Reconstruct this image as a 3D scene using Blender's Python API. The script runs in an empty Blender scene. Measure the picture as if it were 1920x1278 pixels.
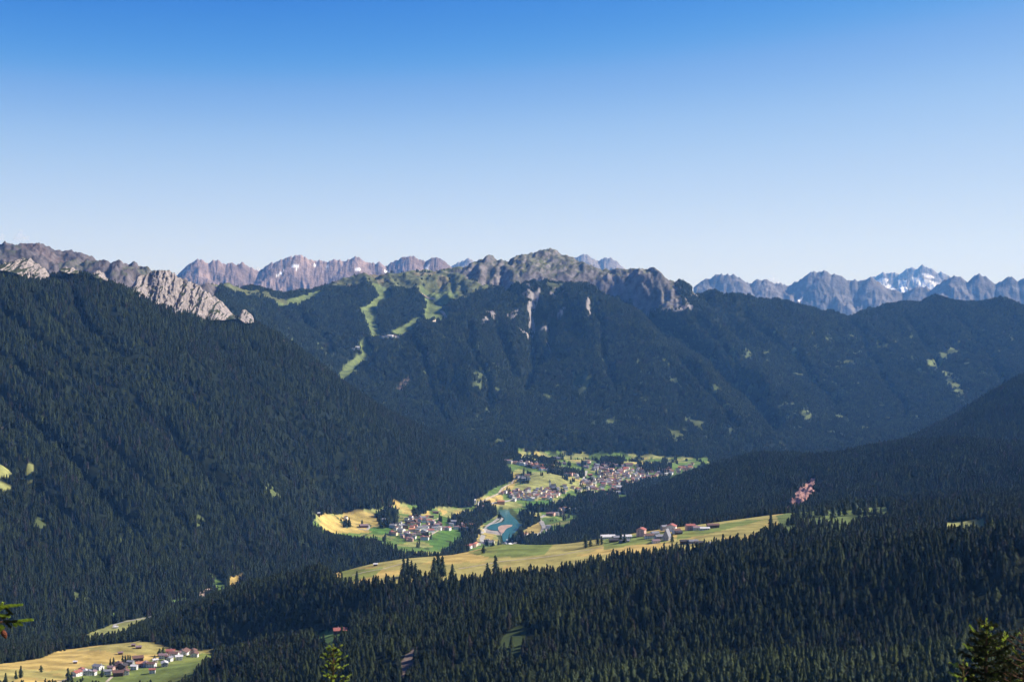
import bpy, math, random
import numpy as np
from mathutils import Vector

# ------------------------------------------------------------------ camera, sky, sun, exposure
scene = bpy.context.scene
ZC = 760.0                      # eye height above the lake in the valley (metres)
FPX = 2667.0                    # focal length in pixels of a 1920 px wide frame
PITCH = math.atan(74.0 / FPX)   # horizon sits 74 px above the middle of the frame
cam_d = bpy.data.cameras.new('camera')
cam_d.sensor_width = 36.0
cam_d.lens = 36.0 * FPX / 1920.0
cam_d.clip_start = 0.5
cam_d.clip_end = 120000.0
cam = bpy.data.objects.new('camera', cam_d)
scene.collection.objects.link(cam)
cam.location = (0, 0, ZC)
cam.rotation_euler = (math.pi / 2 - PITCH, 0, 0)
scene.camera = cam

SUN_AZ = math.radians(80)       # to the right of the viewing direction
SUN_EL = math.radians(35)
world = bpy.data.worlds.new('World')
scene.world = world
world.use_nodes = True
wn = world.node_tree
bg = wn.nodes['Background']
sky = wn.nodes.new('ShaderNodeTexSky')
sky.sky_type = 'NISHITA'
sky.sun_disc = False
sky.sun_elevation = SUN_EL
sky.sun_rotation = SUN_AZ
sky.altitude = 1900
sky.air_density = 0.5
sky.dust_density = 0.0
sky.ozone_density = 1.0
EXPOSURE = 0.8
# the whole sky goes through one film-like response per channel (deep blue overhead, pale towards the horizon)
pre = wn.nodes.new('ShaderNodeVectorMath'); pre.operation = 'SCALE'; pre.inputs['Scale'].default_value = 0.1
crv = wn.nodes.new('ShaderNodeRGBCurve')
for ci, pts in enumerate((
        ((0, 0), (.08, .012), (.113, .058), (.143, .195), (.189, .37), (.251, .50), (.352, .62), (.53, .72), (1, .82)),
        ((0, 0), (.12, .08), (.19, .25), (.24, .40), (.307, .55), (.40, .65), (.522, .73), (.70, .80), (1, .86)),
        ((0, 0), (.2, .42), (.355, .71), (.436, .80), (.525, .86), (.63, .89), (.80, .905), (1, .92)))):
    c = crv.mapping.curves[ci]
    c.points[0].location = pts[0]; c.points[1].location = pts[-1]
    for p in pts[1:-1]: c.points.new(*p)
crv.mapping.update()
post = wn.nodes.new('ShaderNodeVectorMath'); post.operation = 'SCALE'; post.inputs['Scale'].default_value = 10.0 / 2 ** EXPOSURE
wn.links.new(sky.outputs[0], pre.inputs[0]); wn.links.new(pre.outputs[0], crv.inputs['Color'])
wn.links.new(crv.outputs['Color'], post.inputs[0]); wn.links.new(post.outputs[0], bg.inputs[0])
bg.inputs[1].default_value = 0.1

sun_d = bpy.data.lights.new('sun', 'SUN')
sun_d.energy = 5.0
sun_d.angle = math.radians(0.55)
sun_d.color = (1.0, 0.95, 0.87)
sun = bpy.data.objects.new('sun', sun_d)
scene.collection.objects.link(sun)
sdir = Vector((math.sin(SUN_AZ) * math.cos(SUN_EL), math.cos(SUN_AZ) * math.cos(SUN_EL), math.sin(SUN_EL)))
sun.rotation_euler = sdir.to_track_quat('Z', 'Y').to_euler()
sun.location = (0, 0, 3000)

scene.view_settings.view_transform = 'Standard'
scene.view_settings.look = 'None'
scene.view_settings.exposure = EXPOSURE
scene.view_settings.gamma = 1.0
scene.view_settings.use_curve_mapping = False
scene.render.engine = 'CYCLES'
cy = scene.cycles
cy.max_bounces = 6
cy.diffuse_bounces = 2
cy.glossy_bounces = 2
cy.transmission_bounces = 2
cy.volume_bounces = 1
cy.transparent_max_bounces = 8
cy.use_denoising = True
try:
    cy.denoiser = 'OPENIMAGEDENOISE'
    cy.denoising_input_passes = 'RGB_ALBEDO_NORMAL'
    cy.denoising_prefilter = 'ACCURATE'
except Exception:
    pass
cy.sample_clamp_indirect = 5.0

HAZE_DENSITY = 1.95e-5

rng = np.random.default_rng(11)
random.seed(5)

# ------------------------------------------------------------------ helpers
col = scene.collection

def tag(o, label=None, cat=None, group=None, kind=None):
    if label: o['label'] = label
    if cat: o['category'] = cat
    if group: o['group'] = group
    if kind: o['kind'] = kind
    return o

def link_mesh(name, verts, faces, mat=None, parent=None, smooth=False):
    me = bpy.data.meshes.new(name)
    me.from_pydata([tuple(v) for v in verts], [], [tuple(f) for f in faces])
    if mat is not None:
        me.materials.append(mat)
    if smooth:
        me.polygons.foreach_set('use_smooth', [True] * len(me.polygons))
    o = bpy.data.objects.new(name, me)
    col.objects.link(o)
    if parent is not None:
        o.parent = parent
    return o

def np_mesh(name, V, F, mat, smooth=True, colors=None):
    """mesh from numpy arrays; F has 3 or 4 columns"""
    me = bpy.data.meshes.new(name)
    n, k = F.shape
    me.vertices.add(len(V)); me.vertices.foreach_set('co', np.ascontiguousarray(V, dtype=np.float32).ravel())
    me.loops.add(n * k); me.loops.foreach_set('vertex_index', np.ascontiguousarray(F, dtype=np.int32).ravel())
    me.polygons.add(n)
    me.polygons.foreach_set('loop_start', np.arange(0, n * k, k, dtype=np.int32))
    me.polygons.foreach_set('loop_total', np.full(n, k, dtype=np.int32))
    if smooth:
        me.polygons.foreach_set('use_smooth', np.ones(n, dtype=bool))
    if colors is not None:
        a = me.attributes.new('surf', 'FLOAT_COLOR', 'POINT')
        c = np.ones((len(V), 4), dtype=np.float32); c[:, :3] = colors
        a.data.foreach_set('color', c.ravel())
    me.update(calc_edges=True)
    me.materials.append(mat)
    o = bpy.data.objects.new(name, me)
    col.objects.link(o)
    return o

# pixel (of the 1920 x 1278 frame) -> direction in the world
CP, SP = math.cos(PITCH), math.sin(PITCH)
def pdir(px, py):
    x = (px - 960.0) / FPX; v = -(py - 639.0) / FPX
    return x, CP + v * SP, v * CP - SP
def at(px, py, r):
    """point at horizontal distance r (metres) seen at a pixel"""
    dx, dy, dz = pdir(px, py)
    s = r / math.hypot(dx, dy)
    return dx * s, dy * s, ZC + dz * s
def project(x, y, z):
    zz = z - ZC
    depth = y * CP - zz * SP
    up = y * SP + zz * CP
    return 960.0 + FPX * x / depth, 639.0 - FPX * up / depth

# gradient noise
_P = np.random.default_rng(3).permutation(256)
_P = np.concatenate([_P, _P]).astype(np.int64)
_G = np.random.default_rng(4).uniform(0, 2 * np.pi, 256)
_GX, _GY = np.cos(_G), np.sin(_G)
def pnoise(x, y):
    xf = np.floor(x); yf = np.floor(y)
    xi = xf.astype(np.int64) & 255; yi = yf.astype(np.int64) & 255
    u = x - xf; v = y - yf
    fu = u * u * u * (u * (u * 6 - 15) + 10); fv = v * v * v * (v * (v * 6 - 15) + 10)
    def g(ax, ay, uu, vv):
        h = _P[_P[ax & 255] + (ay & 255)]
        return _GX[h] * uu + _GY[h] * vv
    a = g(xi, yi, u, v); b = g(xi + 1, yi, u - 1, v); c = g(xi, yi + 1, u, v - 1); d = g(xi + 1, yi + 1, u - 1, v - 1)
    return ((a * (1 - fu) + b * fu) * (1 - fv) + (c * (1 - fu) + d * fu) * fv) * 1.5
def fbm(x, y, o=4, gain=.5):
    s = 0; a = 1; n = 0
    for i in range(o):
        s = s + a * pnoise(x * 2 ** i + 17.3 * i, y * 2 ** i - 9.1 * i); n += a; a *= gain
    return s / n
def ridged(x, y, o=4, gain=.5):
    s = 0; a = 1; n = 0
    for i in range(o):
        s = s + a * (1 - 2 * np.abs(pnoise(x * 2 ** i + 31.7 * i, y * 2 ** i + 5.3 * i))); n += a; a *= gain
    return s / n
def sstep(a, b, x):
    t = np.clip((x - a) / (b - a), 0, 1)
    return t * t * (3 - 2 * t)

def in_poly(px, py, poly):
    P = np.asarray(poly, float)
    m = (px > P[:, 0].min()) & (px < P[:, 0].max()) & (py > P[:, 1].min()) & (py < P[:, 1].max())
    idx = np.nonzero(m)
    qx = px[idx]; qy = py[idx]
    ins = np.zeros(len(qx), bool)
    n = len(P)
    for i in range(n):
        x1, y1 = P[i]; x2, y2 = P[(i + 1) % n]
        if y1 == y2: continue
        c = ((y1 > qy) != (y2 > qy)) & (qx < (x2 - x1) * (qy - y1) / (y2 - y1) + x1)
        ins ^= c
    out = np.zeros(px.shape, bool)
    out[idx] = ins
    return out

# ------------------------------------------------------------------ materials
def principled(name, color, rough=.9, spec=.2):
    m = bpy.data.materials.new(name); m.use_nodes = True
    b = m.node_tree.nodes['Principled BSDF']
    b.inputs['Base Color'].default_value = (*color, 1)
    b.inputs['Roughness'].default_value = rough
    b.inputs['Specular IOR Level'].default_value = spec
    return m

def noisy(name, color, amount=.35, scale=1.0, rough=.9, spec=.2, bump=0.0, bump_scale=4.0, bump_dist=1.0):
    """procedural material: base colour broken by noise in object space, optional bump"""
    m = principled(name, color, rough, spec)
    t = m.node_tree; b = t.nodes['Principled BSDF']
    tc = t.nodes.new('ShaderNodeTexCoord')
    nz = t.nodes.new('ShaderNodeTexNoise'); nz.inputs['Scale'].default_value = scale; nz.inputs['Detail'].default_value = 5
    t.links.new(tc.outputs['Object'], nz.inputs['Vector'])
    mr = t.nodes.new('ShaderNodeMapRange')
    mr.inputs['From Min'].default_value = .3; mr.inputs['From Max'].default_value = .7
    mr.inputs['To Min'].default_value = 1 - amount; mr.inputs['To Max'].default_value = 1 + amount
    t.links.new(nz.outputs['Fac'], mr.inputs['Value'])
    mx = t.nodes.new('ShaderNodeVectorMath'); mx.operation = 'SCALE'
    mx.inputs[0].default_value = color
    t.links.new(mr.outputs[0], mx.inputs['Scale'])
    t.links.new(mx.outputs[0], b.inputs['Base Color'])
    if bump:
        n2 = t.nodes.new('ShaderNodeTexNoise'); n2.inputs['Scale'].default_value = bump_scale; n2.inputs['Detail'].default_value = 6
        t.links.new(tc.outputs['Object'], n2.inputs['Vector'])
        bp = t.nodes.new('ShaderNodeBump'); bp.inputs['Strength'].default_value = bump; bp.inputs['Distance'].default_value = bump_dist
        t.links.new(n2.outputs['Fac'], bp.inputs['Height']); t.links.new(bp.outputs[0], b.inputs['Normal'])
    return m

def terrain_material(name, s1=.004, s2=.03, amt=.35, bump=.6, bd=6.0):
    """colour of the ground cover (vertex attribute) with two scales of noise and relief"""
    m = principled(name, (.1, .1, .1), 1.0, .05)
    t = m.node_tree; b = t.nodes['Principled BSDF']
    at_ = t.nodes.new('ShaderNodeAttribute'); at_.attribute_name = 'surf'
    tc = t.nodes.new('ShaderNodeTexCoord')
    fac = None
    for sc_, am in ((s1, amt * .6), (s2, amt)):
        nz = t.nodes.new('ShaderNodeTexNoise'); nz.inputs['Scale'].default_value = sc_; nz.inputs['Detail'].default_value = 6
        nz.inputs['Roughness'].default_value = .6
        t.links.new(tc.outputs['Object'], nz.inputs['Vector'])
        mr = t.nodes.new('ShaderNodeMapRange'); mr.clamp = False
        mr.inputs['From Min'].default_value = .3; mr.inputs['From Max'].default_value = .7
        mr.inputs['To Min'].default_value = 1 - am; mr.inputs['To Max'].default_value = 1 + am
        t.links.new(nz.outputs['Fac'], mr.inputs['Value'])
        if fac is None: fac = mr.outputs[0]
        else:
            mm = t.nodes.new('ShaderNodeMath'); mm.operation = 'MULTIPLY'
            t.links.new(fac, mm.inputs[0]); t.links.new(mr.outputs[0], mm.inputs[1]); fac = mm.outputs[0]
    mx = t.nodes.new('ShaderNodeVectorMath'); mx.operation = 'SCALE'
    t.links.new(at_.outputs['Color'], mx.inputs[0]); t.links.new(fac, mx.inputs['Scale'])
    t.links.new(mx.outputs[0], b.inputs['Base Color'])
    n2 = t.nodes.new('ShaderNodeTexNoise'); n2.inputs['Scale'].default_value = s2 * .7; n2.inputs['Detail'].default_value = 8
    n2.inputs['Roughness'].default_value = .65
    t.links.new(tc.outputs['Object'], n2.inputs['Vector'])
    bp = t.nodes.new('ShaderNodeBump'); bp.inputs['Strength'].default_value = bump; bp.inputs['Distance'].default_value = bd
    t.links.new(n2.outputs['Fac'], bp.inputs['Height']); t.links.new(bp.outputs[0], b.inputs['Normal'])
    return m

def foliage_material(name, dark, light, brown):
    """needle colour chosen by a per-tree value"""
    m = principled(name, dark, .85, .12)
    t = m.node_tree; b = t.nodes['Principled BSDF']
    at_ = t.nodes.new('ShaderNodeAttribute'); at_.attribute_type = 'INSTANCER'; at_.attribute_name = 'tint'
    oi = t.nodes.new('ShaderNodeObjectInfo')
    ad = t.nodes.new('ShaderNodeMath'); ad.operation = 'ADD'
    mu = t.nodes.new('ShaderNodeMath'); mu.operation = 'MULTIPLY_ADD'
    t.links.new(oi.outputs['Random'], mu.inputs[0]); mu.inputs[1].default_value = .44; mu.inputs[2].default_value = -.22
    t.links.new(at_.outputs['Fac'], ad.inputs[0]); t.links.new(mu.outputs[0], ad.inputs[1])
    rp = t.nodes.new('ShaderNodeValToRGB')
    e = rp.color_ramp.elements
    e[0].position = 0.0; e[0].color = (*brown, 1)
    e[1].position = 1.0; e[1].color = (*light, 1)
    x = rp.color_ramp.elements.new(.16); x.color = (*[.5 * (a + c) for a, c in zip(brown, dark)], 1)
    x = rp.color_ramp.elements.new(.3); x.color = (*dark, 1)
    x = rp.color_ramp.elements.new(.6); x.color = (*[.65 * a + .35 * c for a, c in zip(dark, light)], 1)
    t.links.new(ad.outputs[0], rp.inputs[0])
    tc = t.nodes.new('ShaderNodeTexCoord')
    nz = t.nodes.new('ShaderNodeTexNoise'); nz.inputs['Scale'].default_value = .9; nz.inputs['Detail'].default_value = 3
    t.links.new(tc.outputs['Object'], nz.inputs['Vector'])
    mr = t.nodes.new('ShaderNodeMapRange'); mr.inputs['From Min'].default_value = .3; mr.inputs['From Max'].default_value = .7
    mr.inputs['To Min'].default_value = .55; mr.inputs['To Max'].default_value = 1.4
    t.links.new(nz.outputs['Fac'], mr.inputs['Value'])
    mx = t.nodes.new('ShaderNodeVectorMath'); mx.operation = 'SCALE'
    t.links.new(rp.outputs['Color'], mx.inputs[0]); t.links.new(mr.outputs[0], mx.inputs['Scale'])
    t.links.new(mx.outputs[0], b.inputs['Base Color'])
    return m

M_TERR = terrain_material('ground_cover')
M_ROCKY = terrain_material('mountain_cover', .003, .02, .45, .8, 14.0)
M_FAR = terrain_material('distant_rock', .0012, .006, .4, .9, 60.0)
M_LEAF = foliage_material('conifer_needles', (.0110, .0175, .0068), (.068, .084, .024), (.038, .030, .025))
M_BARK = noisy('bark', (.09, .06, .045), .4, 3.0)

# ------------------------------------------------------------------ the land: ridge lines, valley lines and slopes
CON = []       # theta, ln r, z, region
def con(x, y, z, reg):
    CON.append((math.atan2(x, y), math.log(math.hypot(x, y)), z, reg))
def line(reg, pts, step=26, can=0.0, back=None):
    """pts: (px, py, km). can: height of the trees that make the visible edge. back: (factor, drop) hidden slope behind a crest"""
    for a, b in zip(pts[:-1], pts[1:]):
        n = max(1, int(math.hypot(b[0] - a[0], b[1] - a[1]) / step))
        for i in range(n + (b is pts[-1])):
            f = i / n
            p = [a[k] * (1 - f) + b[k] * f for k in range(3)]
            x, y, z = at(p[0], p[1], p[2] * 1000)
            con(x, y, z - can, reg)
            if back:
                con(x * back[0], y * back[0], z - can - back[1], reg)
def floor_pts(reg, pts):
    """(px, py, z): points of the valley floor at a known height"""
    for px, py, z in pts:
        dx, dy, dz = pdir(px, py)
        s = (z - ZC) / dz
        con(dx * s, dy * s, z, reg)
def hid(reg, pts):
    """(px, km, z): ground the view does not reach"""
    for px, km, z in pts:
        t = math.atan((px - 960) / FPX); r = km * 1000
        con(r * math.sin(t), r * math.cos(t), z, reg)

XS = [-350, 0, 300, 600, 900, 1200, 1500, 1800, 2100, 2300]
hid('near', [(x, .9, 445) for x in range(-450, 2400, 70)])
# slope below the viewpoint
line('near', [(-350, 1290, 1.85), (0, 1290, 1.9), (250, 1290, 1.95)], 60)
line('near', [(400, 1290, 1.7), (560, 1290, 1.5), (760, 1290, 1.35), (1000, 1290, 1.2), (1500, 1290, 1.1), (1900, 1290, 1.05), (2300, 1290, 1.05)], 60, 20)
line('near', [(960, 1272, 1.25), (1400, 1243, 1.2), (1600, 1232, 1.18), (1760, 1208, 1.18), (1900, 1190, 1.18), (2300, 1160, 1.18)], 50, 20, (1.08, 12))
line('near', [(420, 1255, 1.85), (600, 1225, 1.6), (760, 1215, 1.5), (1000, 1200, 1.45), (1400, 1195, 1.42), (1700, 1165, 1.4), (1900, 1130, 1.4), (2300, 1100, 1.4)], 60, 20)
line('near', [(400, 1215, 2.05), (650, 1160, 1.85), (900, 1115, 1.78), (1050, 1099, 1.75), (1186, 1087, 1.74), (1322, 1060, 1.72), (1458, 1029, 1.70), (1616, 1006, 1.68), (1775, 990, 1.66), (1911, 958, 1.64), (2300, 920, 1.62)], 40, 15, (1.08, 42))
line('near', [(620, 1098, 2.15), (700, 1085, 2.12), (800, 1080, 2.1), (1000, 1073, 2.1), (1130, 1050, 2.1), (1300, 1030, 2.1), (1450, 1005, 2.12), (1550, 988, 2.15), (1700, 975, 2.2), (1800, 990, 2.2), (1920, 965, 2.2), (2300, 950, 2.2)], 40, 14)
# left end of the near slope, its wooded crest and the hamlet below it
line('near', [(250, 1185, 2.35), (330, 1150, 2.4), (430, 1098, 2.45), (520, 1075, 2.4), (600, 1062, 2.35)], 30, 20, (1.09, 40))
line('near', [(-350, 1290, 2.0), (0, 1262, 2.05), (130, 1262, 2.05), (250, 1250, 2.1), (330, 1232, 2.15), (380, 1222, 2.2)], 40)
line('near', [(-350, 1262, 2.15), (0, 1240, 2.2), (110, 1222, 2.28), (200, 1208, 2.3), (260, 1201, 2.3), (310, 1208, 2.3)], 40, 0, (1.07, 38))
# bench with the hay meadows
line('bench', [(640, 1100, 2.2), (760, 1085, 2.2), (900, 1078, 2.22), (1050, 1062, 2.22), (1130, 1040, 2.25), (1300, 1022, 2.25), (1450, 998, 2.3), (1600, 985, 2.35)], 40)
line('bench', [(612, 1078, 2.32), (700, 1055, 2.4), (760, 1046, 2.42), (850, 1040, 2.45), (900, 1028, 2.5), (940, 1018, 2.52), (1010, 1021, 2.5), (1060, 1020, 2.48), (1130, 1008, 2.5), (1200, 998, 2.55)], 30, 0, (1.06, 45))
line('bench', [(1200, 996, 2.55), (1300, 984, 2.6), (1400, 974, 2.65), (1460, 965, 2.65), (1550, 955, 2.75), (1700, 948, 2.85), (1800, 944, 2.9), (1920, 940, 2.9), (2300, 930, 2.9)], 40, 0, (1.07, 30))
line('bench', [(1700, 975, 2.45), (1800, 985, 2.4), (1920, 965, 2.4), (2300, 950, 2.4)], 50)
hid('bench', [(650, 2.75, 190), (760, 2.8, 200), (900, 2.85, 200), (1010, 2.85, 205), (1130, 2.9, 225), (1300, 3.0, 255), (650, 3.2, 90), (760, 3.3, 90), (900, 3.4, 90), (1010, 3.5, 100), (1130, 3.3, 160)])
# valley: left arm, lake village, lake, town
floor_pts('valley', [(-350, 1225, 115), (-100, 1215, 105), (0, 1210, 98), (90, 1205, 92), (200, 1185, 82), (240, 1150, 80), (300, 1150, 76), (380, 1115, 66), (440, 1088, 58), (600, 1040, 40), (700, 1040, 40), (800, 1040, 30), (880, 1040, 12)])
line('valley', [(600, 1003, 4.1), (700, 1012, 4.05), (800, 1034, 4.0)], 40, 18)
floor_pts('valley', [(600, 985, 62), (640, 975, 60), (700, 985, 45), (735, 1010, 35), (760, 960, 62), (800, 1000, 34), (860, 975, 40), (840, 1015, 22), (880, 1000, 14), (885, 1025, 6),
    (905, 990, 1), (915, 1010, 0), (930, 1005, -1), (940, 990, -1), (950, 975, -1), (930, 970, -1), (925, 958, -1), (950, 958, -1), (960, 1000, 2), (980, 1010, 4), (1000, 1025, 6), (950, 1024, 4), (900, 1030, 4),
    (1000, 990, 12), (1010, 970, 14), (1000, 962, 14), (1040, 962, 12), (960, 945, 8), (900, 945, 25), (1000, 945, 6), (1060, 950, 4),
    (900, 930, 40), (960, 930, 28), (1000, 925, 26), (1040, 925, 16), (1100, 930, 2), (1150, 925, -4), (1200, 912, -6), (1100, 955, 0),
    (965, 905, 52), (1000, 905, 58), (1050, 900, 52), (1100, 900, 20), (1150, 900, 4), (970, 880, 70), (1010, 885, 76), (1050, 895, 58), (1100, 880, 28),
    (960, 865, 74), (1000, 865, 62), (1050, 870, 48), (1100, 868, 36), (1160, 885, 18), (1200, 890, 6), (1240, 890, 2), (1280, 880, 0), (1180, 868, 40), (1240, 868, 22), (1300, 866, 12),
    (985, 848, 120), (1040, 855, 70), (1100, 857, 60), (1180, 860, 60), (1250, 860, 45), (1310, 860, 30)])
hid('valley', [(970, 6.9, 140), (1040, 7.0, 140), (1100, 7.0, 130), (1200, 7.0, 120), (1300, 7.0, 100)])
# mountain on the left
line('left', [(-350, 1190, 2.85), (0, 1180, 2.95), (180, 1148, 3.15), (300, 1120, 3.35), (400, 1085, 3.6), (520, 1062, 3.8), (590, 1000, 4.3), (640, 962, 4.7), (720, 952, 4.85), (800, 948, 5.0), (890, 938, 5.2), (950, 905, 5.6)], 45, 18)
line('left', [(-350, 520, 4.6), (0, 508, 4.8), (60, 520, 4.85), (110, 530, 4.9), (150, 508, 4.95), (200, 522, 5.0), (240, 535, 5.05), (310, 572, 5.15), (380, 585, 5.25), (440, 590, 5.35), (480, 603, 5.4), (540, 643, 5.6), (630, 707, 5.8), (700, 767, 5.9), (780, 801, 5.95), (850, 823, 5.9), (900, 840, 5.85), (945, 868, 5.8), (962, 888, 5.7)], 26, 16, (1.09, 150))
line('left', [(0, 900, 3.75), (300, 880, 4.0), (500, 900, 4.25), (650, 900, 4.75), (800, 900, 5.2)], 60, 18)
hid('left', [(-350, 6.5, 250), (0, 6.6, 300), (300, 6.7, 280), (500, 6.9, 200), (640, 6.9, 180), (750, 6.9, 130), (880, 6.7, 90)])
# ridge behind it
line('centre', [(-350, 470, 8.4), (-100, 470, 8.4), (0, 462, 8.5), (25, 455, 8.5), (45, 457, 8.5), (75, 470, 8.6), (130, 482, 8.7), (165, 487, 8.7), (185, 494, 8.6)], 22, 0, (1.08, 250))
line('centre', [(185, 494, 8.3), (200, 487, 8.0), (225, 490, 8.0), (260, 500, 8.1), (290, 508, 8.2), (330, 520, 8.4), (400, 538, 8.8), (460, 552, 9.1), (540, 567, 9.5)], 22, 0, (1.08, 220))
line('centre', [(0, 500, 7.8), (150, 515, 7.8), (250, 525, 7.6), (380, 560, 7.9)], 50)
line('centre', [(450, 575, 8.4), (520, 590, 8.6), (580, 640, 8.3), (640, 700, 7.7)], 40, 18)
# ski hill and the main summit ridge
line('centre', [(540, 567, 9.5), (575, 552, 9.5), (610, 540, 9.6), (650, 529, 9.7), (690, 519, 9.8), (740, 515, 9.9), (775, 518, 9.9), (800, 524, 9.9), (830, 514, 9.9), (860, 504, 9.9), (880, 490, 9.9), (900, 488, 9.9), (912, 490, 9.9), (925, 482, 9.9), (940, 486, 9.9), (965, 488, 10), (990, 482, 10.1), (1012, 474, 10.1), (1030, 470, 10.1), (1050, 473, 10.1), (1070, 481, 10), (1095, 490, 9.9), (1120, 496, 9.7), (1150, 497, 9.6), (1175, 503, 9.5), (1200, 506, 9.5), (1235, 516, 9.5), (1270, 526, 9.5), (1300, 532, 9.6)], 15, 0, (1.06, 260))
line('centre', [(1300, 529, 9.6), (1340, 536, 9.7), (1400, 549, 9.9), (1450, 560, 10.1), (1520, 575, 10.4), (1610, 588, 10.7), (1660, 577, 10.8), (1700, 568, 10.9), (1750, 558, 10.9), (1800, 564, 10.9), (1850, 567, 10.9), (1890, 568, 10.9), (1920, 582, 10.8), (2100, 620, 10.6), (2300, 600, 10.6)], 26, 14, (1.06, 220))
line('centre', [(660, 700, 7.7), (700, 672, 7.9), (760, 637, 8.2), (820, 606, 8.4), (860, 590, 8.5), (910, 568, 8.65), (950, 545, 8.8), (975, 528, 8.9), (990, 519, 8.9), (1010, 524, 8.9), (1030, 519, 8.95), (1050, 513, 9.0), (1075, 520, 9.0), (1110, 535, 9.05), (1150, 560, 9.0), (1200, 590, 8.9), (1250, 622, 8.7), (1300, 655, 8.5), (1350, 695, 8.25), (1400, 745, 7.9), (1440, 795, 7.5)], 22, 8, (1.04, 95))
line('centre', [(690, 640, 8.5), (740, 635, 8.55), (790, 612, 8.8), (830, 590, 9.0), (870, 560, 9.2)], 30, 0)
line('centre', [(650, 620, 8.6), (740, 580, 9.1), (780, 560, 9.3), (830, 555, 9.45)], 30, 8)
line('centre', [(1000, 500, 9.6), (1030, 500, 9.7), (1070, 510, 9.5), (960, 510, 9.5), (920, 530, 9.4)], 25)
line('centre', [(1190, 560, 9.25), (1230, 575, 9.2), (1290, 580, 9.2), (1340, 580, 9.3)], 30, 0)
line('centre', [(660, 760, 7.3), (780, 725, 7.6), (900, 690, 7.85)], 50, 18)
line('centre', [(1050, 545, 8.85), (1075, 600, 8.6), (1100, 660, 8.2), (1140, 730, 7.7), (1180, 800, 7.25)], 40, 18)
line('centre', [(990, 540, 8.8), (965, 600, 8.45), (930, 660, 8.0), (890, 730, 7.5), (860, 790, 7.05)], 40, 18)
line('centre', [(1012, 600, 8.75), (1000, 680, 8.25), (1000, 760, 7.65)], 40, 18)
line('centre', [(1330, 600, 9.35), (1400, 650, 9.0), (1480, 720, 8.5), (1540, 790, 7.9)], 40, 16, (1.035, 60))
line('centre', [(1560, 610, 10.2), (1620, 670, 9.7), (1680, 740, 9.0), (1720, 790, 8.4)], 45, 16)
line('centre', [(1750, 580, 10.7), (1790, 640, 10.2), (1850, 720, 9.3)], 45, 16)
line('centre', [(1900, 600, 10.6), (1960, 680, 9.8), (2200, 700, 9.6)], 60, 16)
line('centre', [(760, 805, 6.9), (900, 790, 7.2), (1050, 790, 7.3), (1200, 800, 7.25), (1330, 830, 7.1)], 50, 18)
line('centre', [(940, 842, 6.7), (1050, 846, 6.85), (1150, 848, 6.9), (1250, 850, 6.95), (1330, 856, 7.0), (1500, 850, 7.3), (1690, 818, 7.9), (1850, 770, 8.4), (2200, 760, 8.5)], 50, 18)
hid('centre', [(x, 12.2, 350) for x in range(-450, 2400, 150)] + [(x, 14.2, 250) for x in range(-450, 2400, 150)])
# wooded hills on the right
line('right', [(1010, 1003, 4.5), (1060, 978, 4.6), (1120, 953, 4.7), (1200, 922, 4.8), (1260, 897, 4.85), (1330, 868, 4.9), (1380, 853, 4.9), (1440, 847, 4.9), (1500, 854, 4.9), (1545, 858, 4.85), (1600, 849, 4.8), (1700, 824, 4.7), (1780, 820, 4.6), (1860, 826, 4.5), (1920, 832, 4.4), (2100, 845, 4.3), (2300, 850, 4.3)], 28, 20, (1.1, 70))
line('right', [(1035, 1008, 4.3), (1130, 992, 3.95), (1300, 972, 3.65), (1460, 955, 3.4), (1600, 943, 3.25), (1780, 932, 3.25), (1920, 928, 3.15), (2300, 925, 3.1)], 50, 20)
line('right', [(1300, 920, 4.25), (1500, 900, 4.15), (1780, 870, 3.9), (2000, 870, 3.8)], 60, 20)
line('right', [(1680, 828, 5.7), (1720, 812, 5.9), (1750, 797, 6.0), (1800, 768, 6.1), (1860, 736, 6.2), (1920, 704, 6.3), (2100, 640, 6.4), (2300, 610, 6.4)], 30, 18, (1.09, 130))
line('right', [(1800, 835, 5.2), (1920, 800, 5.4), (2100, 780, 5.4)], 50, 18)
hid('right', [(1100, 5.6, -2), (1250, 5.7, 5), (1400, 5.9, 20), (1520, 6.0, 40), (1600, 5.8, 70), (1400, 6.6, 5), (1550, 6.8, 10), (1650, 7.0, 20), (1800, 7.3, 60), (2000, 7.5, 100)])

REG = ['near', 'bench', 'valley', 'left', 'centre', 'right']
C = np.array([(a, b, c) for a, b, c, d in CON]); Creg = np.array([REG.index(d) for *_, d in CON])
def rbf_fit(C, lam=.004):
    n = len(C)
    D = np.sqrt((C[:, None, 0] - C[None, :, 0]) ** 2 + (C[:, None, 1] - C[None, :, 1]) ** 2)
    A = np.zeros((n + 3, n + 3))
    A[:n, :n] = -D + np.eye(n) * lam
    A[:n, n] = 1; A[:n, n + 1] = C[:, 0]; A[:n, n + 2] = C[:, 1]
    A[n:, :n] = A[:n, n:].T
    b = np.zeros(n + 3); b[:n] = C[:, 2]
    return np.linalg.solve(A, b)
W = rbf_fit(C)

T0, T1 = -.395, .395
R0, R1 = 900.0, 14000.0
ct = np.linspace(T0, T1, 430)
cl = np.linspace(math.log(R0), math.log(R1), 340)
Zc = np.zeros((len(cl), len(ct))); Gc = np.zeros(Zc.shape, int)
for j, l in enumerate(cl):
    D = np.sqrt((ct[:, None] - C[None, :, 0]) ** 2 + (l - C[None, :, 1]) ** 2)
    Zc[j] = -D @ W[:-3] + W[-3] + W[-2] * ct + W[-1] * l
    Gc[j] = Creg[np.argmin(D, axis=1)]

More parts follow.
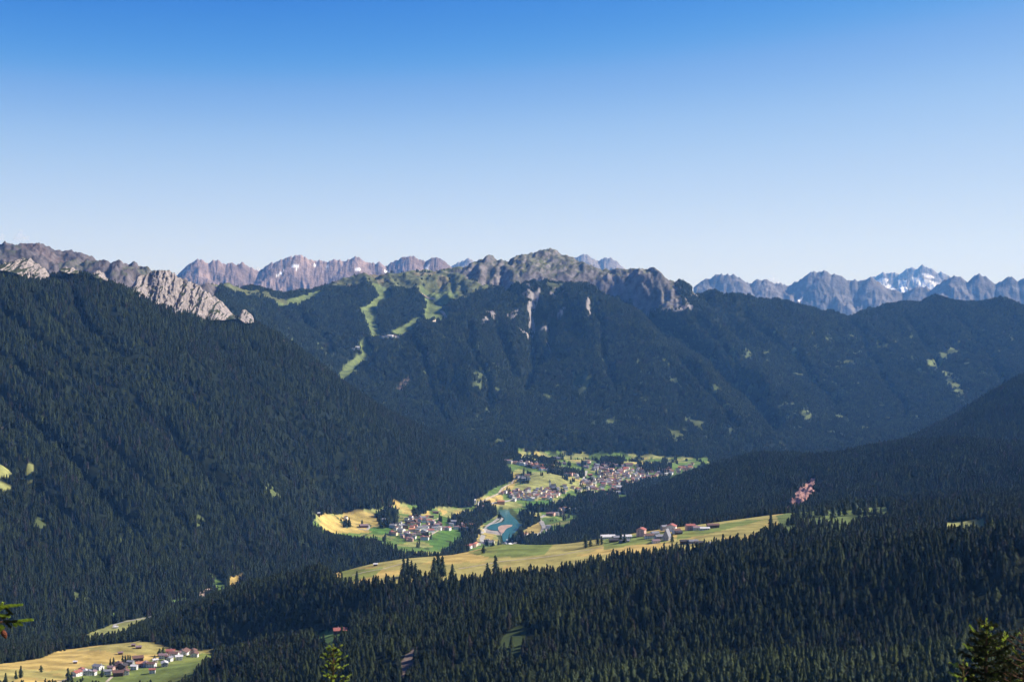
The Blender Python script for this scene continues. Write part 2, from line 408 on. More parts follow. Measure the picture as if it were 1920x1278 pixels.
def bil(G, t, l):
    u = np.clip((t - T0) / (T1 - T0) * (len(ct) - 1), 0, len(ct) - 1.001)
    v = np.clip((l - cl[0]) / (cl[-1] - cl[0]) * (len(cl) - 1), 0, len(cl) - 1.001)
    i = u.astype(int); j = v.astype(int); fu = u - i; fv = v - j
    return (G[j, i] * (1 - fu) + G[j, i + 1] * fu) * (1 - fv) + (G[j + 1, i] * (1 - fu) + G[j + 1, i + 1] * fu) * fv

def seg(a, b, d):
    return np.linspace(math.log(a), math.log(b), max(2, int(math.log(b / a) / d)) + 1)[:-1]
FL = np.concatenate([seg(900, 3000, .0052), seg(3000, 6600, .0031), seg(6600, 8300, .0040), seg(8300, 10400, .0015), seg(10400, 11200, .003), seg(11200, 14000, .010), [math.log(14000)]])
FT = np.linspace(T0, T1, 880)
TT, LL = np.meshgrid(FT, FL)
RR = np.exp(LL)
X = RR * np.sin(TT); Y = RR * np.cos(TT)
Z = bil(Zc, TT, LL)
ui = np.clip(np.rint((TT - T0) / (T1 - T0) * (len(ct) - 1)).astype(int), 0, len(ct) - 1)
vi = np.clip(np.rint((LL - cl[0]) / (cl[-1] - cl[0]) * (len(cl) - 1)).astype(int), 0, len(cl) - 1)
GG = Gc[vi, ui]

# ------------------------------------------------------------------ ground cover outlines (pixel outlines with a distance range, turned into ground)
PX0, PY0 = project(X, Y, Z)
jx = fbm(X / 60, Y / 60, 3) * 5.0; jy = fbm(X / 60 + 50, Y / 60 - 20, 3) * 2.5
PXj, PYj = PX0 + jx, PY0 + jy
def area(poly, r0, r1, fuzzy=True):
    m = in_poly(PXj if fuzzy else PX0, PYj if fuzzy else PY0, poly)
    return m & (RR > r0 * 1000) & (RR < r1 * 1000)

GREEN = (.105, .165, .040); PALE = (.24, .245, .085); HAY = (.43, .31, .10); FOREST = (.013, .017, .008)  # wood floor is darkened, canopy shade put into its colour
ROCK = (.19, .165, .155); SCREE = (.25, .225, .215); REDROCK = (.29, .17, .145); DIRT = (.20, .15, .115); ALP = (.105, .115, .052); BRUSH = (.055, .075, .028); SAND = (.42, .30, .22)
COLR = np.empty(X.shape + (3,)); COLR[:] = FOREST
TREE = np.ones(X.shape)          # density of the wood
ROCKY = np.zeros(X.shape)        # strength of rocky relief
def paint(m, c, tree=0.0, rocky=None, mix=1.0):
    COLR[m] = COLR[m] * (1 - mix) + np.array(c) * mix
    TREE[m] = tree
    if rocky is not None: ROCKY[m] = rocky
mixn = fbm(X / 170, Y / 170, 4)
# valley floor
VAL = area([(585, 962), (640, 964), (720, 953), (760, 944), (800, 952), (885, 950), (888, 940), (930, 912), (962, 900), (956, 885), (950, 868), (975, 843), (1000, 846), (1100, 850), (1180, 851), (1340, 860), (1330, 873), (1230, 912), (1100, 968), (1045, 1003), (1010, 1045), (860, 1050), (700, 1040), (600, 1060)], 3.8, 7.3)
paint(VAL, GREEN); m = VAL & (mixn > .05); paint(m, PALE); m = VAL & (mixn > .30); paint(m, HAY, mix=.6)
for p in ([(597, 965), (640, 968), (655, 956), (700, 963), (722, 975), (700, 998), (620, 1000), (600, 985)], [(890, 950), (915, 930), (940, 925), (945, 940), (900, 958)], [(935, 920), (960, 905), (965, 890), (975, 900), (950, 925)],
          [(975, 1000), (1010, 975), (1020, 990), (1000, 1010), (980, 1012)], [(850, 1018), (900, 1020), (860, 1034)], [(1178, 918), (1205, 910), (1200, 925), (1180, 928)]):
    paint(area(p, 3.8, 7), HAY, mix=.8)
for p in ([(975, 900), (1000, 885), (1040, 885), (1090, 905), (1080, 918), (1030, 925), (990, 915)],):
    paint(area(p, 4.5, 7), PALE)
for p in ([(803, 1012), (830, 995), (890, 988), (893, 998), (850, 1022), (815, 1030)], [(812, 975), (840, 970), (845, 985), (820, 985)], [(690, 990), (735, 985), (735, 1000), (700, 1000)], [(985, 940), (1030, 935), (1045, 945), (1000, 950)]):
    paint(area(p, 3.8, 7), (.085, .17, .035))
# woods standing in the valley
for p, d in (([(590, 990), (625, 1010), (700, 1020), (735, 1032), (780, 1046), (830, 1044), (880, 1052), (880, 1075), (580, 1090)], 1), ([(850, 972), (880, 960), (905, 945), (927, 950), (930, 966), (900, 984), (893, 1005), (892, 1022), (870, 1038), (845, 1042), (830, 1040), (870, 1010)], .62),
          ([(962, 966), (980, 962), (1012, 970), (1010, 978), (988, 990), (975, 998), (974, 985), (966, 974)], 1), ([(985, 950), (1040, 948), (1080, 950), (1078, 958), (1000, 960)], .8), ([(1045, 942), (1085, 930), (1150, 926), (1160, 936), (1110, 972), (1060, 962)], .75),
          ([(1015, 872), (1055, 880), (1098, 886), (1100, 894), (1060, 893), (1030, 886)], .9), ([(962, 856), (1000, 860), (1040, 864), (1040, 870), (990, 868), (962, 864)], .8), ([(1195, 872), (1255, 868), (1262, 884), (1205, 886)], .7), ([(1165, 912), (1200, 906), (1260, 892), (1240, 912), (1180, 926), (1165, 926)], .9),
          ([(700, 965), (750, 950), (745, 985), (715, 990)], .5), ([(950, 1004), (985, 1006), (985, 1020), (955, 1018)], .6), ([(1128, 862), (1168, 860), (1168, 874), (1128, 876)], .8), ([(770, 955), (795, 948), (800, 960), (775, 965)], .4), ([(985, 1012), (1040, 1000), (1060, 1010), (1020, 1040), (985, 1030)], .8)):
    paint(area(p, 3.2, 7.2), FOREST, d)
# scattered trees between the houses
vil = VAL & (TREE == 0) & (fbm(X / 70 + 7, Y / 70, 3) > .3) & (RR > 4200)
paint(vil, BRUSH, .3)
# left arm of the valley and the hamlet
for p, c in (([(148, 1192), (220, 1166), (305, 1150), (292, 1163), (232, 1198), (165, 1216)], PALE), ([(185, 1156), (248, 1141), (246, 1151), (190, 1164)], GREEN), ([(72, 1208), (118, 1204), (122, 1220), (72, 1228)], PALE),
             ([(430, 1082), (458, 1078), (450, 1102), (430, 1110)], HAY), ([(383, 1074), (402, 1078), (428, 1108), (412, 1116)], GREEN), ([(310, 1132), (350, 1118), (350, 1130), (315, 1138)], GREEN), ([(30, 1236), (120, 1228), (110, 1240), (20, 1250)], PALE)):
    paint(area(p, 2.55, 4.0), c)
HAM = area([(-400, 1300), (-400, 1262), (-100, 1255), (30, 1240), (70, 1234), (110, 1222), (200, 1208), (262, 1200), (305, 1208), (335, 1220), (400, 1218), (410, 1228), (375, 1262), (330, 1300)], 1.6, 2.45, False)
paint(HAM, HAY); paint(HAM & (mixn > .02), PALE, mix=.55)
paint(area([(110, 1300), (130, 1268), (170, 1255), (240, 1242), (330, 1228), (400, 1222), (395, 1240), (330, 1300)], 1.6, 2.5), GREEN, mix=.8)
paint(area([(340, 1131), (375, 1115), (402, 1104), (410, 1109), (380, 1121), (348, 1136)], 2.75, 4.0), (.40, .30, .23), .05)
# bench meadows
BEN = area([(606, 1080), (640, 1066), (700, 1055), (760, 1043), (850, 1038), (900, 1027), (940, 1015), (1010, 1019), (1060, 1018), (1130, 1006), (1250, 990), (1300, 981), (1400, 971), (1470, 960), (1475, 990), (1410, 1022), (1300, 1038), (1130, 1056), (1050, 1076), (900, 1092), (780, 1094), (640, 1104)], 2.05, 2.75, False)
paint(BEN, HAY); paint(BEN & (mixn > -.12), PALE, mix=.6); 
for p in ([(940, 1017), (1040, 1018), (1020, 1040), (920, 1045), (880, 1036)], [(1270, 995), (1400, 974), (1440, 972), (1330, 1000), (1270, 1012)], [(640, 1070), (720, 1062), (700, 1080), (640, 1095)], [(1130, 1010), (1250, 996), (1250, 1015), (1130, 1030)]):
    paint(area(p, 2.05, 2.75), GREEN, mix=.75)
paint(area([(1455, 966), (1500, 958), (1560, 946), (1660, 944), (1668, 970), (1600, 994), (1470, 1010)], 2.12, 3.0), (.125, .16, .05))
strip_ = area([(1440, 1020), (1500, 958), (1560, 946), (1660, 944), (1668, 990), (1600, 1010)], 2.12, 3.0)
TREE[strip_ & (fbm(X / 45 + 3, Y / 60 + 9, 3) > .2)] = .7
paint(area([(1670, 946), (1700, 940), (1790, 934), (1800, 944), (1720, 952), (1680, 955)], 2.5, 3.1), PALE)
paint(area([(1772, 980), (1845, 974), (1855, 1030), (1776, 1036)], 1.95, 2.75), PALE)
paint(area([(583, 1190), (620, 1181), (652, 1178), (650, 1200), (615, 1222), (590, 1215)], 1.4, 2.2, False), GREEN)
# clearing, track and scars in the near wood
paint(area([(940, 1200), (985, 1165), (992, 1178), (975, 1225), (985, 1262), (960, 1262), (955, 1225), (930, 1220)], 1.2, 1.8), BRUSH, .05)
paint(area([(742, 1262), (758, 1237), (788, 1214), (799, 1196), (803, 1204), (782, 1236), (758, 1268)], 1.2, 1.9), DIRT, .12)
paint(area([(1474, 960), (1493, 925), (1501, 907), (1522, 896), (1533, 904), (1528, 930), (1511, 954)], 3.0, 4.9), (.36, .20, .165), .02, .8)
paint(area([(1527, 928), (1538, 902), (1545, 900), (1532, 930)], 3.0, 4.9, False), REDROCK, .3, .3)
for p in ([(270, 783), (285, 790), (308, 808), (300, 812), (276, 797)], [(1, 800), (10, 815), (0, 830)], [(620, 700), (640, 708), (632, 716)], [(500, 610), (545, 645), (540, 652), (505, 622)]):
    paint(area(p, 3, 6), DIRT, .1)
for p in ([(-20, 868), (25, 888), (18, 905), (-20, 900)], [(-20, 905), (22, 915), (10, 925), (-20, 925)], [(48, 878), (62, 880), (60, 900), (50, 895)]):
    paint(area(p, 3, 6), PALE, .15)
for p in ([(793, 962), (806, 955), (806, 965)], [(822, 954), (838, 958), (830, 966)], [(735, 940), (752, 945), (745, 958)]):
    paint(area(p, 4, 6), HAY, .1)
# small openings in the woods
op = fbm(X / 130 + 31, Y / 130 + 11, 3)
lowwood = (TREE == 1) & (((GG == 3) & (PY0 > 820)) | ((GG == 4) & (PY0 > 640)))
paint(lowwood & (op > .46), (.11, .135, .05), .25, mix=.8)
paint((TREE == 1) & (GG == 5) & (op > .52), BRUSH, .4)
op2 = fbm(X / 95 + 71, Y / 120 + 11, 3)
paint((TREE == 1) & (GG == 4) & (op2 > .40 - .06 * (PX0 > 1250)) & (PY0 > 620), (.105, .13, .055), .25, mix=.8)
# ski slopes and alpine pastures of the middle mountain
ALPZ = area([(600, 545), (650, 528), (690, 517), (740, 512), (800, 521), (860, 502), (880, 488), (912, 486), (935, 500), (925, 535), (880, 565), (850, 575), (800, 560), (760, 548), (700, 545), (650, 548)], 8.4, 10.2)
paint(ALPZ, ALP, .02, .5); paint(ALPZ & (fbm(X / 200, Y / 300, 4) > .18), REDROCK, 0, .8, mix=.22)
def widen(m, n=2):
    for _ in range(n): m = m | np.roll(m, 1, 1) | np.roll(m, -1, 1) | np.roll(m, 1, 0) | np.roll(m, -1, 0)
    return m
for p in ([(671, 584), (683, 582), (692, 578), (712, 562), (714, 548), (700, 540), (717, 541), (730, 552), (727, 566), (709, 576), (700, 584), (705, 592), (700, 610), (715, 631), (698, 637), (691, 607), (682, 590)],
          [(688, 641), (681, 650), (694, 660), (691, 671), (674, 687), (657, 699), (638, 709), (638, 702), (657, 690), (682, 670), (682, 660), (674, 652)],
          [(787, 599), (780, 610), (744, 633), (734, 629), (760, 614)],
          [(791, 550), (812, 556), (843, 557), (860, 560), (846, 573), (826, 584), (838, 596), (812, 614), (796, 615), (813, 600), (797, 597), (804, 572)],
          [(520, 572), (560, 562), (600, 548), (600, 556), (560, 572)]):
    paint(widen(area(p, 7.2, 10)), (.13, .165, .06), 0)
for p in ([(885, 702), (918, 708), (900, 736), (888, 732)], [(1074, 708), (1112, 706), (1092, 748), (1082, 738)], [(1118, 804), (1150, 783), (1175, 799), (1130, 808)], [(1248, 803), (1288, 813), (1288, 832), (1262, 830)], [(1732, 692), (1752, 668), (1780, 664), (1776, 682), (1742, 698)],
          [(1780, 650), (1806, 662), (1790, 674), (1778, 668)], [(1768, 700), (1800, 706), (1808, 744), (1796, 748), (1772, 722)], [(1640, 640), (1665, 652), (1660, 658), (1644, 652)], [(1540, 672), (1570, 694), (1560, 700), (1544, 684)], [(1410, 738), (1425, 752), (1412, 752)], [(1280, 780), (1320, 790), (1310, 798), (1284, 792)],
          [(1245, 865), (1265, 858), (1270, 866), (1250, 872)], [(1560, 762), (1600, 790), (1590, 796), (1560, 776)]):
    paint(area(p, 6.5, 11) & (op > -.18), (.115, .14, .055), .10)
for p in ([(742, 722), (766, 702), (768, 710), (750, 726)],):
    paint(area(p, 6.5, 10), DIRT, .2)
bigj = fbm(X / 330 + 5, Y / 330, 3)
PXj, PYj = PX0 + jx + 34 * bigj, PY0 + jy + 16 * fbm(X / 260 - 5, Y / 260 + 8, 3)
SUMMIT = area([(835, 514), (860, 498), (880, 484), (925, 476), (1000, 470), (1030, 462), (1150, 488), (1270, 518), (1335, 534), (1320, 550), (1300, 572), (1255, 588), (1215, 580), (1185, 560), (1150, 545), (1110, 540), (1060, 540), (1040, 548), (1012, 540), (990, 532), (965, 530), (930, 540), (890, 537), (868, 524)], 8.5, 10.6)
FRONT = (RR < 9180 - 120 * bigj) & (PX0 > 900) & (PX0 < 1215)
SUMMIT &= ~(FRONT & (fbm(X / 110 + 40, Y / 110, 3) > -.22))
SUMMIT &= (fbm(X / 120 + 14, Y / 160, 3) > sstep(1200, 1345, PX0) * 1.0 - .75)
paint(SUMMIT, ROCK, 0, .75)
gr = fbm(X / 150 + 3, Y / 240, 4)
paint(SUMMIT & (gr > .16), ALP, .0, .8, mix=.8)
PXj, PYj = PX0 + jx, PY0 + jy
for p in ([(978, 545), (1012, 540), (1008, 560), (1000, 590), (996, 612), (990, 575)], [(903, 606), (912, 588), (924, 574), (932, 578), (916, 600)], [(950, 574), (972, 572), (965, 590), (952, 592)], [(1046, 574), (1060, 570), (1056, 584), (1046, 582)], [(1008, 604), (1030, 596), (1026, 610), (1008, 612)], [(1100, 560), (1108, 566), (1106, 600), (1100, 590)],
          [(970, 606), (992, 604), (990, 616), (975, 612)], [(1240, 582), (1262, 570), (1300, 572), (1295, 588), (1262, 590)], [(1026, 626), (1034, 626), (1034, 634), (1027, 634)]):
    paint(area(p, 7.8, 9.6) & (fbm(X / 55 + 2, Y / 80, 3) > -.12), SCREE, .10, .9)
LRIDGE = area([(-400, 540), (-400, 455), (0, 450), (60, 450), (200, 478), (300, 500), (420, 535), (400, 565), (250, 540), (130, 535)], 7.0, 9.6)
paint(LRIDGE, (.085, .073, .075), 0, 1.0); paint(LRIDGE & (fbm(X / 260, Y / 260, 4) > .10), (.07, .075, .045), 0, .8, mix=.8)
REDG = area([(40, 455), (130, 478), (130, 486), (40, 464)], 7.0, 9.6); paint(REDG, (.11, .085, .08), 0, .8)
paint(area([(400, 535), (470, 552), (540, 566), (540, 572), (460, 562), (400, 545)], 7.5, 9.8), ALP, .05)
# tree line on the high ground
high = (GG == 4) & (TREE > .5) & (Z > 900 + 60 * mixn)
paint(high, ALP, .25, .3, mix=.6)
TREE[(GG == 4) & (PX0 > 1300) & (TREE < .4) & (Z > 900)] = .6
# clear what lies behind the high crest
sb_ = SUMMIT.astype(float)
for _ in range(14): sb_ = (sb_ + np.roll(sb_, 1, 0) + np.roll(sb_, -1, 0) + np.roll(sb_, 1, 1) + np.roll(sb_, -1, 1)) / 5
TREE[SUMMIT & (sb_ < .72) & (RR < 9500)] = .35
gap = fbm(X / 85 + 12, Y / 70, 3)
TREE *= np.where((GG <= 1) & (gap > .26), .2, 1.0)
TREE *= np.where((GG == 5) & (gap > .42), .35, 1.0)
# ------------------------------------------------------------------ relief
flat = ((TREE == 0) | VAL | HAM | BEN) & (ROCKY == 0) | (GG == 2)
flat = flat.astype(float)
def blur(A, n=2):
    for _ in range(n):
        A = (A + np.roll(A, 1, 0) + np.roll(A, -1, 0) + np.roll(A, 1, 1) + np.roll(A, -1, 1)) / 5
    return A
flatb = blur(flat, 6)
rk = blur(ROCKY, 3)
fade = sstep(950, 1150, RR) * (1 - sstep(12500, 13900, RR))
ampw = (1 - flatb) * fade
big = sstep(60, 400, Z)
wx = fbm(X / 700, Y / 700, 2) * 180; wy = fbm(X / 700 + 9, Y / 700 + 4, 2) * 180
Zn = Z.copy()
mid = np.where(GG == 4, 44.0, np.where(GG == 3, 34.0, np.where(GG == 5, 24.0, 11.0)))
mid = blur(mid, 8)
Zn += ampw * mid * (ridged((X + wx) / 620, (Y + wy) / 900, 3) - .38) * (.35 + .65 * big)
Zn += ampw * (GG >= 3) * np.where(GG == 4, 26, 10) * (ridged((X + wx * .7) / 260 + 6, (Y + wy * .7) / 420, 4, .55) - .38)
Zn += ampw * mid * .28 * fbm(X / 140, Y / 180, 3)
Zn += ampw * blur((GG == 4).astype(float), 10) * big * sstep(7000, 7700, RR) * 62 * (ridged((X + wx * 1.3) / 560 + 2.3, (Y + wy) / 1900 + .7, 3, .5) - .42)
Zn += ampw * rk * (34 * (ridged((X + wx * .5) / 240, (Y + wy * .5) / 400, 4, .6) - .45) + 22 * (ridged(X / 105 + 4, Y / 140, 4, .62) - .4) + 9 * (ridged(X / 40, Y / 46, 2, .6) - .35))
Zn += ampw * ((GG == 0) | (GG == 1)) * 11 * fbm(X / 210 + 8, Y / 160, 2)
Zn += ampw * sstep(.3, .9, rk) * rng.uniform(-1, 1, X.shape) * 4.5
Zn -= ampw * blur((SUMMIT & (ROCKY > .5)).astype(float), 6) * 34 + blur(LRIDGE.astype(float), 6) * 30
Zn += flatb * fade * 1.2 * fbm(X / 120, Y / 120, 3)
WPX = fbm(X / 420 + 2, Y / 420, 3); WPY = fbm(X / 420 - 7, Y / 420 + 3, 3); WPD = fbm(X / 250 + 9, Y / 250, 2)
def carve(pts, depth, width, r0, r1, warp=12.0):
    P = np.array(pts, float)
    d = np.full(X.shape, 1e9)
    sel = (RR > r0 * 1000) & (RR < r1 * 1000)
    idx = np.nonzero(sel)
    qx = PX0[idx] + jx[idx] * .8 + warp * WPX[idx]; qy = PY0[idx] + jy[idx] + warp * .5 * WPY[idx]
    depth = depth * (.45 + .9 * np.clip(.5 + WPD[idx], 0, 1))
    dd = np.full(len(qx), 1e9)
    for a, b in zip(P[:-1], P[1:]):
        v = b - a; t = np.clip(((qx - a[0]) * v[0] + (qy - a[1]) * v[1]) / (v @ v), 0, 1)
        dd = np.minimum(dd, np.hypot(qx - a[0] - t * v[0], qy - a[1] - t * v[1]))
    Zn[idx] -= depth * np.exp(-(dd / width) ** 2)
for p, d, w in (([(140, 545), (147, 577), (167, 610), (207, 650), (253, 683), (300, 712), (360, 760), (430, 810), (520, 880)], 58, 6.5), ([(-30, 560), (10, 587), (50, 623), (100, 660), (133, 687), (167, 710), (207, 735), (260, 765), (330, 830), (420, 900)], 66, 7.5),
        ([(-60, 700), (40, 780), (120, 850), (200, 930), (260, 1000)], 50, 7.5), ([(470, 640), (540, 720), (620, 800), (680, 860)], 36, 6), ([(300, 640), (400, 720), (520, 830), (600, 900)], 40, 6), ([(60, 560), (110, 610), (170, 670), (240, 715)], 30, 5.5), ([(200, 590), (270, 650), (350, 720), (440, 800)], 32, 5.5),
        ([(-40, 640), (40, 700), (130, 770), (220, 850), (300, 930), (360, 1000)], 48, 7), ([(380, 620), (460, 700), (560, 800), (640, 880)], 36, 6), ([(560, 700), (640, 780), (740, 850), (800, 900)], 32, 6), ([(-40, 820), (60, 900), (140, 980), (200, 1060)], 40, 7.5), ([(420, 860), (500, 940), (540, 1010)], 32, 7), ([(300, 780), (380, 880), (440, 970), (470, 1040)], 38, 7)):
    carve(p, d, w, 3.0, 5.7)
for p in ([(1000, 560), (1002, 610), (990, 680), (985, 720)], [(1040, 590), (1025, 640), (988, 695)], [(930, 600), (950, 650), (962, 700)], [(1110, 560), (1130, 640), (1160, 720)], [(1220, 590), (1270, 670), (1330, 740), (1380, 800)], [(880, 610), (900, 680), (920, 760)], [(780, 650), (800, 710), (840, 780)],
          [(1300, 590), (1350, 650), (1430, 740)], [(1400, 580), (1480, 660), (1570, 760)], [(1600, 600), (1640, 680), (1700, 780)], [(1800, 590), (1840, 650), (1880, 720)], [(1700, 600), (1740, 650), (1760, 700)], [(560, 580), (590, 620), (610, 660)]):
    carve(p, 50, 6.5, 6.9, 10.6, 22.0)
carve([(1200, 575), (1232, 598), (1290, 642), (1350, 688), (1410, 742), (1455, 795)], 95, 11, 7.2, 9.5, 8.0)
carve([(1000, 555), (1003, 600), (995, 660), (985, 720)], 60, 8, 7.2, 9.2, 6.0)
carve([(1045, 585), (1028, 640), (992, 695)], 55, 7, 7.2, 9.2, 6.0)
carve([(935, 590), (950, 645), (965, 700)], 50, 7, 7.2, 9.2, 6.0)
for p in ([(1150, 512), (1165, 545), (1180, 570)], [(1180, 515), (1200, 548), (1215, 575)], [(1205, 520), (1225, 548), (1240, 575)], [(1235, 525), (1250, 552), (1262, 575)], [(1262, 532), (1272, 555), (1280, 578)], [(905, 500), (912, 530), (900, 550)], [(935, 495), (945, 520), (960, 540)], [(1080, 500), (1060, 520), (1040, 535)],
          [(860, 515), (870, 540), (872, 558)], [(840, 522), (850, 545), (850, 558)], [(100, 480), (85, 505), (70, 520)], [(150, 488), (135, 515), (120, 530)], [(235, 495), (220, 520)], [(260, 503), (245, 530)], [(285, 510), (270, 535)], [(205, 490), (195, 515)]):
    carve(p, 17, 5, 7.5, 10.3)
# a lake bed, and level ground for the shore
LAKE = [(935, 955), (954, 955), (956, 962), (960, 966), (968, 973), (973, 980), (979, 984), (970, 993), (965, 998), (959, 1005), (956, 1012), (951, 1016), (943, 1014), (941, 1004), (942, 997), (934, 994), (922, 993), (911, 989), (920, 983), (932, 980), (943, 978), (946, 972), (941, 966), (935, 962)]
LAKEB = [(930, 952), (960, 952), (975, 968), (985, 985), (970, 1000), (960, 1012), (950, 1022), (938, 1016), (930, 1000), (908, 996), (905, 986), (925, 978), (938, 974), (932, 962)]
lb = in_poly(PX0, PY0, LAKEB) & (RR > 4200) & (RR < 5600)
Zn[lb] = np.minimum(Zn[lb], -1.6)
TREE[lb] = 0; COLR[lb] = BRUSH
flats = in_poly(PX0, PY0, [(905, 992), (915, 983), (945, 978), (950, 990), (945, 1000), (925, 1000)]) & lb
COLR[flats] = (.30, .27, .24)
Z = Zn
PXF, PYF = project(X, Y, Z)
gz_r = np.gradient(Z, axis=0) / np.gradient(RR, axis=0); gz_t = np.gradient(Z, axis=1) / (RR * (FT[1] - FT[0]))
slope = np.hypot(gz_r, gz_t)
rockz = SUMMIT & (ROCKY > .5)
bare = sstep(.5, .9, slope + .35 * fbm(X / 60, Y / 60, 3))
sh_ = (1 + .4 * fbm(X / 38, Y / 45, 3))[..., None]
newc = np.array(ALP) * .8 * (1 - bare[..., None]) + np.array((.165, .148, .150)) * sh_ * bare[..., None]
COLR[rockz] = COLR[rockz] * .25 + newc[rockz] * .75
bl = sstep(.6, 1.0, slope + .3 * fbm(X / 70, Y / 70, 3))[..., None]
lr_ = LRIDGE
COLR[lr_] = (COLR * (1 - bl * .6) + np.array((.12, .105, .107)) * sh_ * bl * .6)[lr_]
stripe = 1 + .15 * np.sin((X * .35 + Y * .94) / 7.5 + 4 * fbm(X / 150, Y / 150, 2)) + .12 * fbm(X / 35, Y / 35, 3)
mw = (HAM | BEN | (VAL & (TREE == 0)))
COLR[mw] *= stripe[mw][:, None]

def zat(t, r):
    """height of the land (bilinear on the mesh)"""
    l = math.log(r)
    u = (t - T0) / (T1 - T0) * (len(FT) - 1)
    i = min(max(int(u), 0), len(FT) - 2); fu = u - i
    j = min(max(int(np.searchsorted(FL, l)) - 1, 0), len(FL) - 2)
    fv = (l - FL[j]) / (FL[j + 1] - FL[j])
    return (Z[j, i] * (1 - fu) + Z[j, i + 1] * fu) * (1 - fv) + (Z[j + 1, i] * (1 - fu) + Z[j + 1, i + 1] * fu) * fv
def ground(px, py, r0, r1=14.0):
    """where the view through a pixel first meets the land beyond r0 km -> x, y, z, r"""
    dx, dy, dz = pdir(px, py)
    k = dz / math.hypot(dx, dy); t = math.atan2(dx, dy)
    r = r0 * 1000
    prev = None
    while r < r1 * 1000:
        d = (ZC + k * r) - zat(t, r)
        if d <= 0:
            if prev is not None:
                a, b = prev, r
                for _ in range(12):
                    mm = .5 * (a + b)
                    if (ZC + k * mm) - zat(t, mm) > 0: a = mm
                    else: b = mm
                r = b
            return r * math.sin(t), r * math.cos(t), zat(t, r), r
        prev = r
        r *= 1.002
    r = r1 * 1000
    return r * math.sin(t), r * math.cos(t), zat(t, r), r

# ------------------------------------------------------------------ land meshes, one per landform
V = np.stack([X, Y, Z], -1).reshape(-1, 3)
CV = COLR.reshape(-1, 3)
nr, nt = X.shape
I = np.arange(nr * nt).reshape(nr, nt)
Q = np.stack([I[:-1, :-1], I[:-1, 1:], I[1:, 1:], I[1:, :-1]], -1)
QG = GG[:-1, :-1]
QG = np.where(QG == 1, 0, QG)
for gi, nm in ((0, 'near_hillside'), (2, 'valley_floor'), (3, 'left_mountain_slope'), (4, 'middle_mountain'), (5, 'right_hill')):
    F = Q[QG == gi].reshape(-1, 4)
    us, inv = np.unique(F, return_inverse=True)
    o = np_mesh(nm, V[us], inv.reshape(F.shape), M_ROCKY if gi == 4 else M_TERR, gi != 4, CV[us])
    tag(o, kind='structure')
# slope under the viewpoint, out to where the view begins
def near_z(r):
    rs = [0, 1.5, 8, 22, 60, 150, 300, 600, 900]
    zs = [ZC - 1.7, ZC - 1.75, ZC - 4.6, ZC - 12.4, ZC - 32, ZC - 78, 600, 510, 445]
    return np.interp(r, rs, zs)
nrr = np.concatenate([[.3], np.geomspace(1.2, 900, 70)]); ntt = np.linspace(-1.3, 1.3, 150)
A_, B_ = np.meshgrid(ntt, nrr)
nx = B_ * np.sin(A_); ny = B_ * np.cos(A_); nz = near_z(B_) + np.where((B_ > 30) & (B_ < 880), fbm(nx / 40, ny / 40, 3) * 3, fbm(nx / 3, ny / 3, 3) * .15 * (B_ > 4))
nz[-1] = np.where((ntt > T0) & (ntt < T1), [zat(np.clip(t, T0, T1), 900.0) for t in ntt], 445)
I2 = np.arange(nx.size).reshape(nx.shape)
F2 = np.stack([I2[:-1, :-1], I2[:-1, 1:], I2[1:, 1:], I2[1:, :-1]], -1).reshape(-1, 4)
tag(np_mesh('viewpoint_slope', np.stack([nx, ny, nz], -1).reshape(-1, 3), F2, M_TERR, True, np.tile(np.array([.06, .075, .03]), (nx.size, 1))), kind='structure')
# far ground to the horizon
ar = np.array([13900, 16000, 20000, 30000, 38000, 45000.]); aa = np.linspace(-.6, .6, 60)
A_, B_ = np.meshgrid(aa, ar)
fx = B_ * np.sin(A_); fy = B_ * np.cos(A_); fz = np.full(fx.shape, 180.); fz[0] = 250
I3 = np.arange(fx.size).reshape(fx.shape)
F3 = np.stack([I3[:-1, :-1], I3[:-1, 1:], I3[1:, 1:], I3[1:, :-1]], -1).reshape(-1, 4)
tag(np_mesh('far_ground', np.stack([fx, fy, fz], -1).reshape(-1, 3), F3, M_TERR, True, np.tile(np.array(FOREST), (fx.size, 1))), kind='structure')

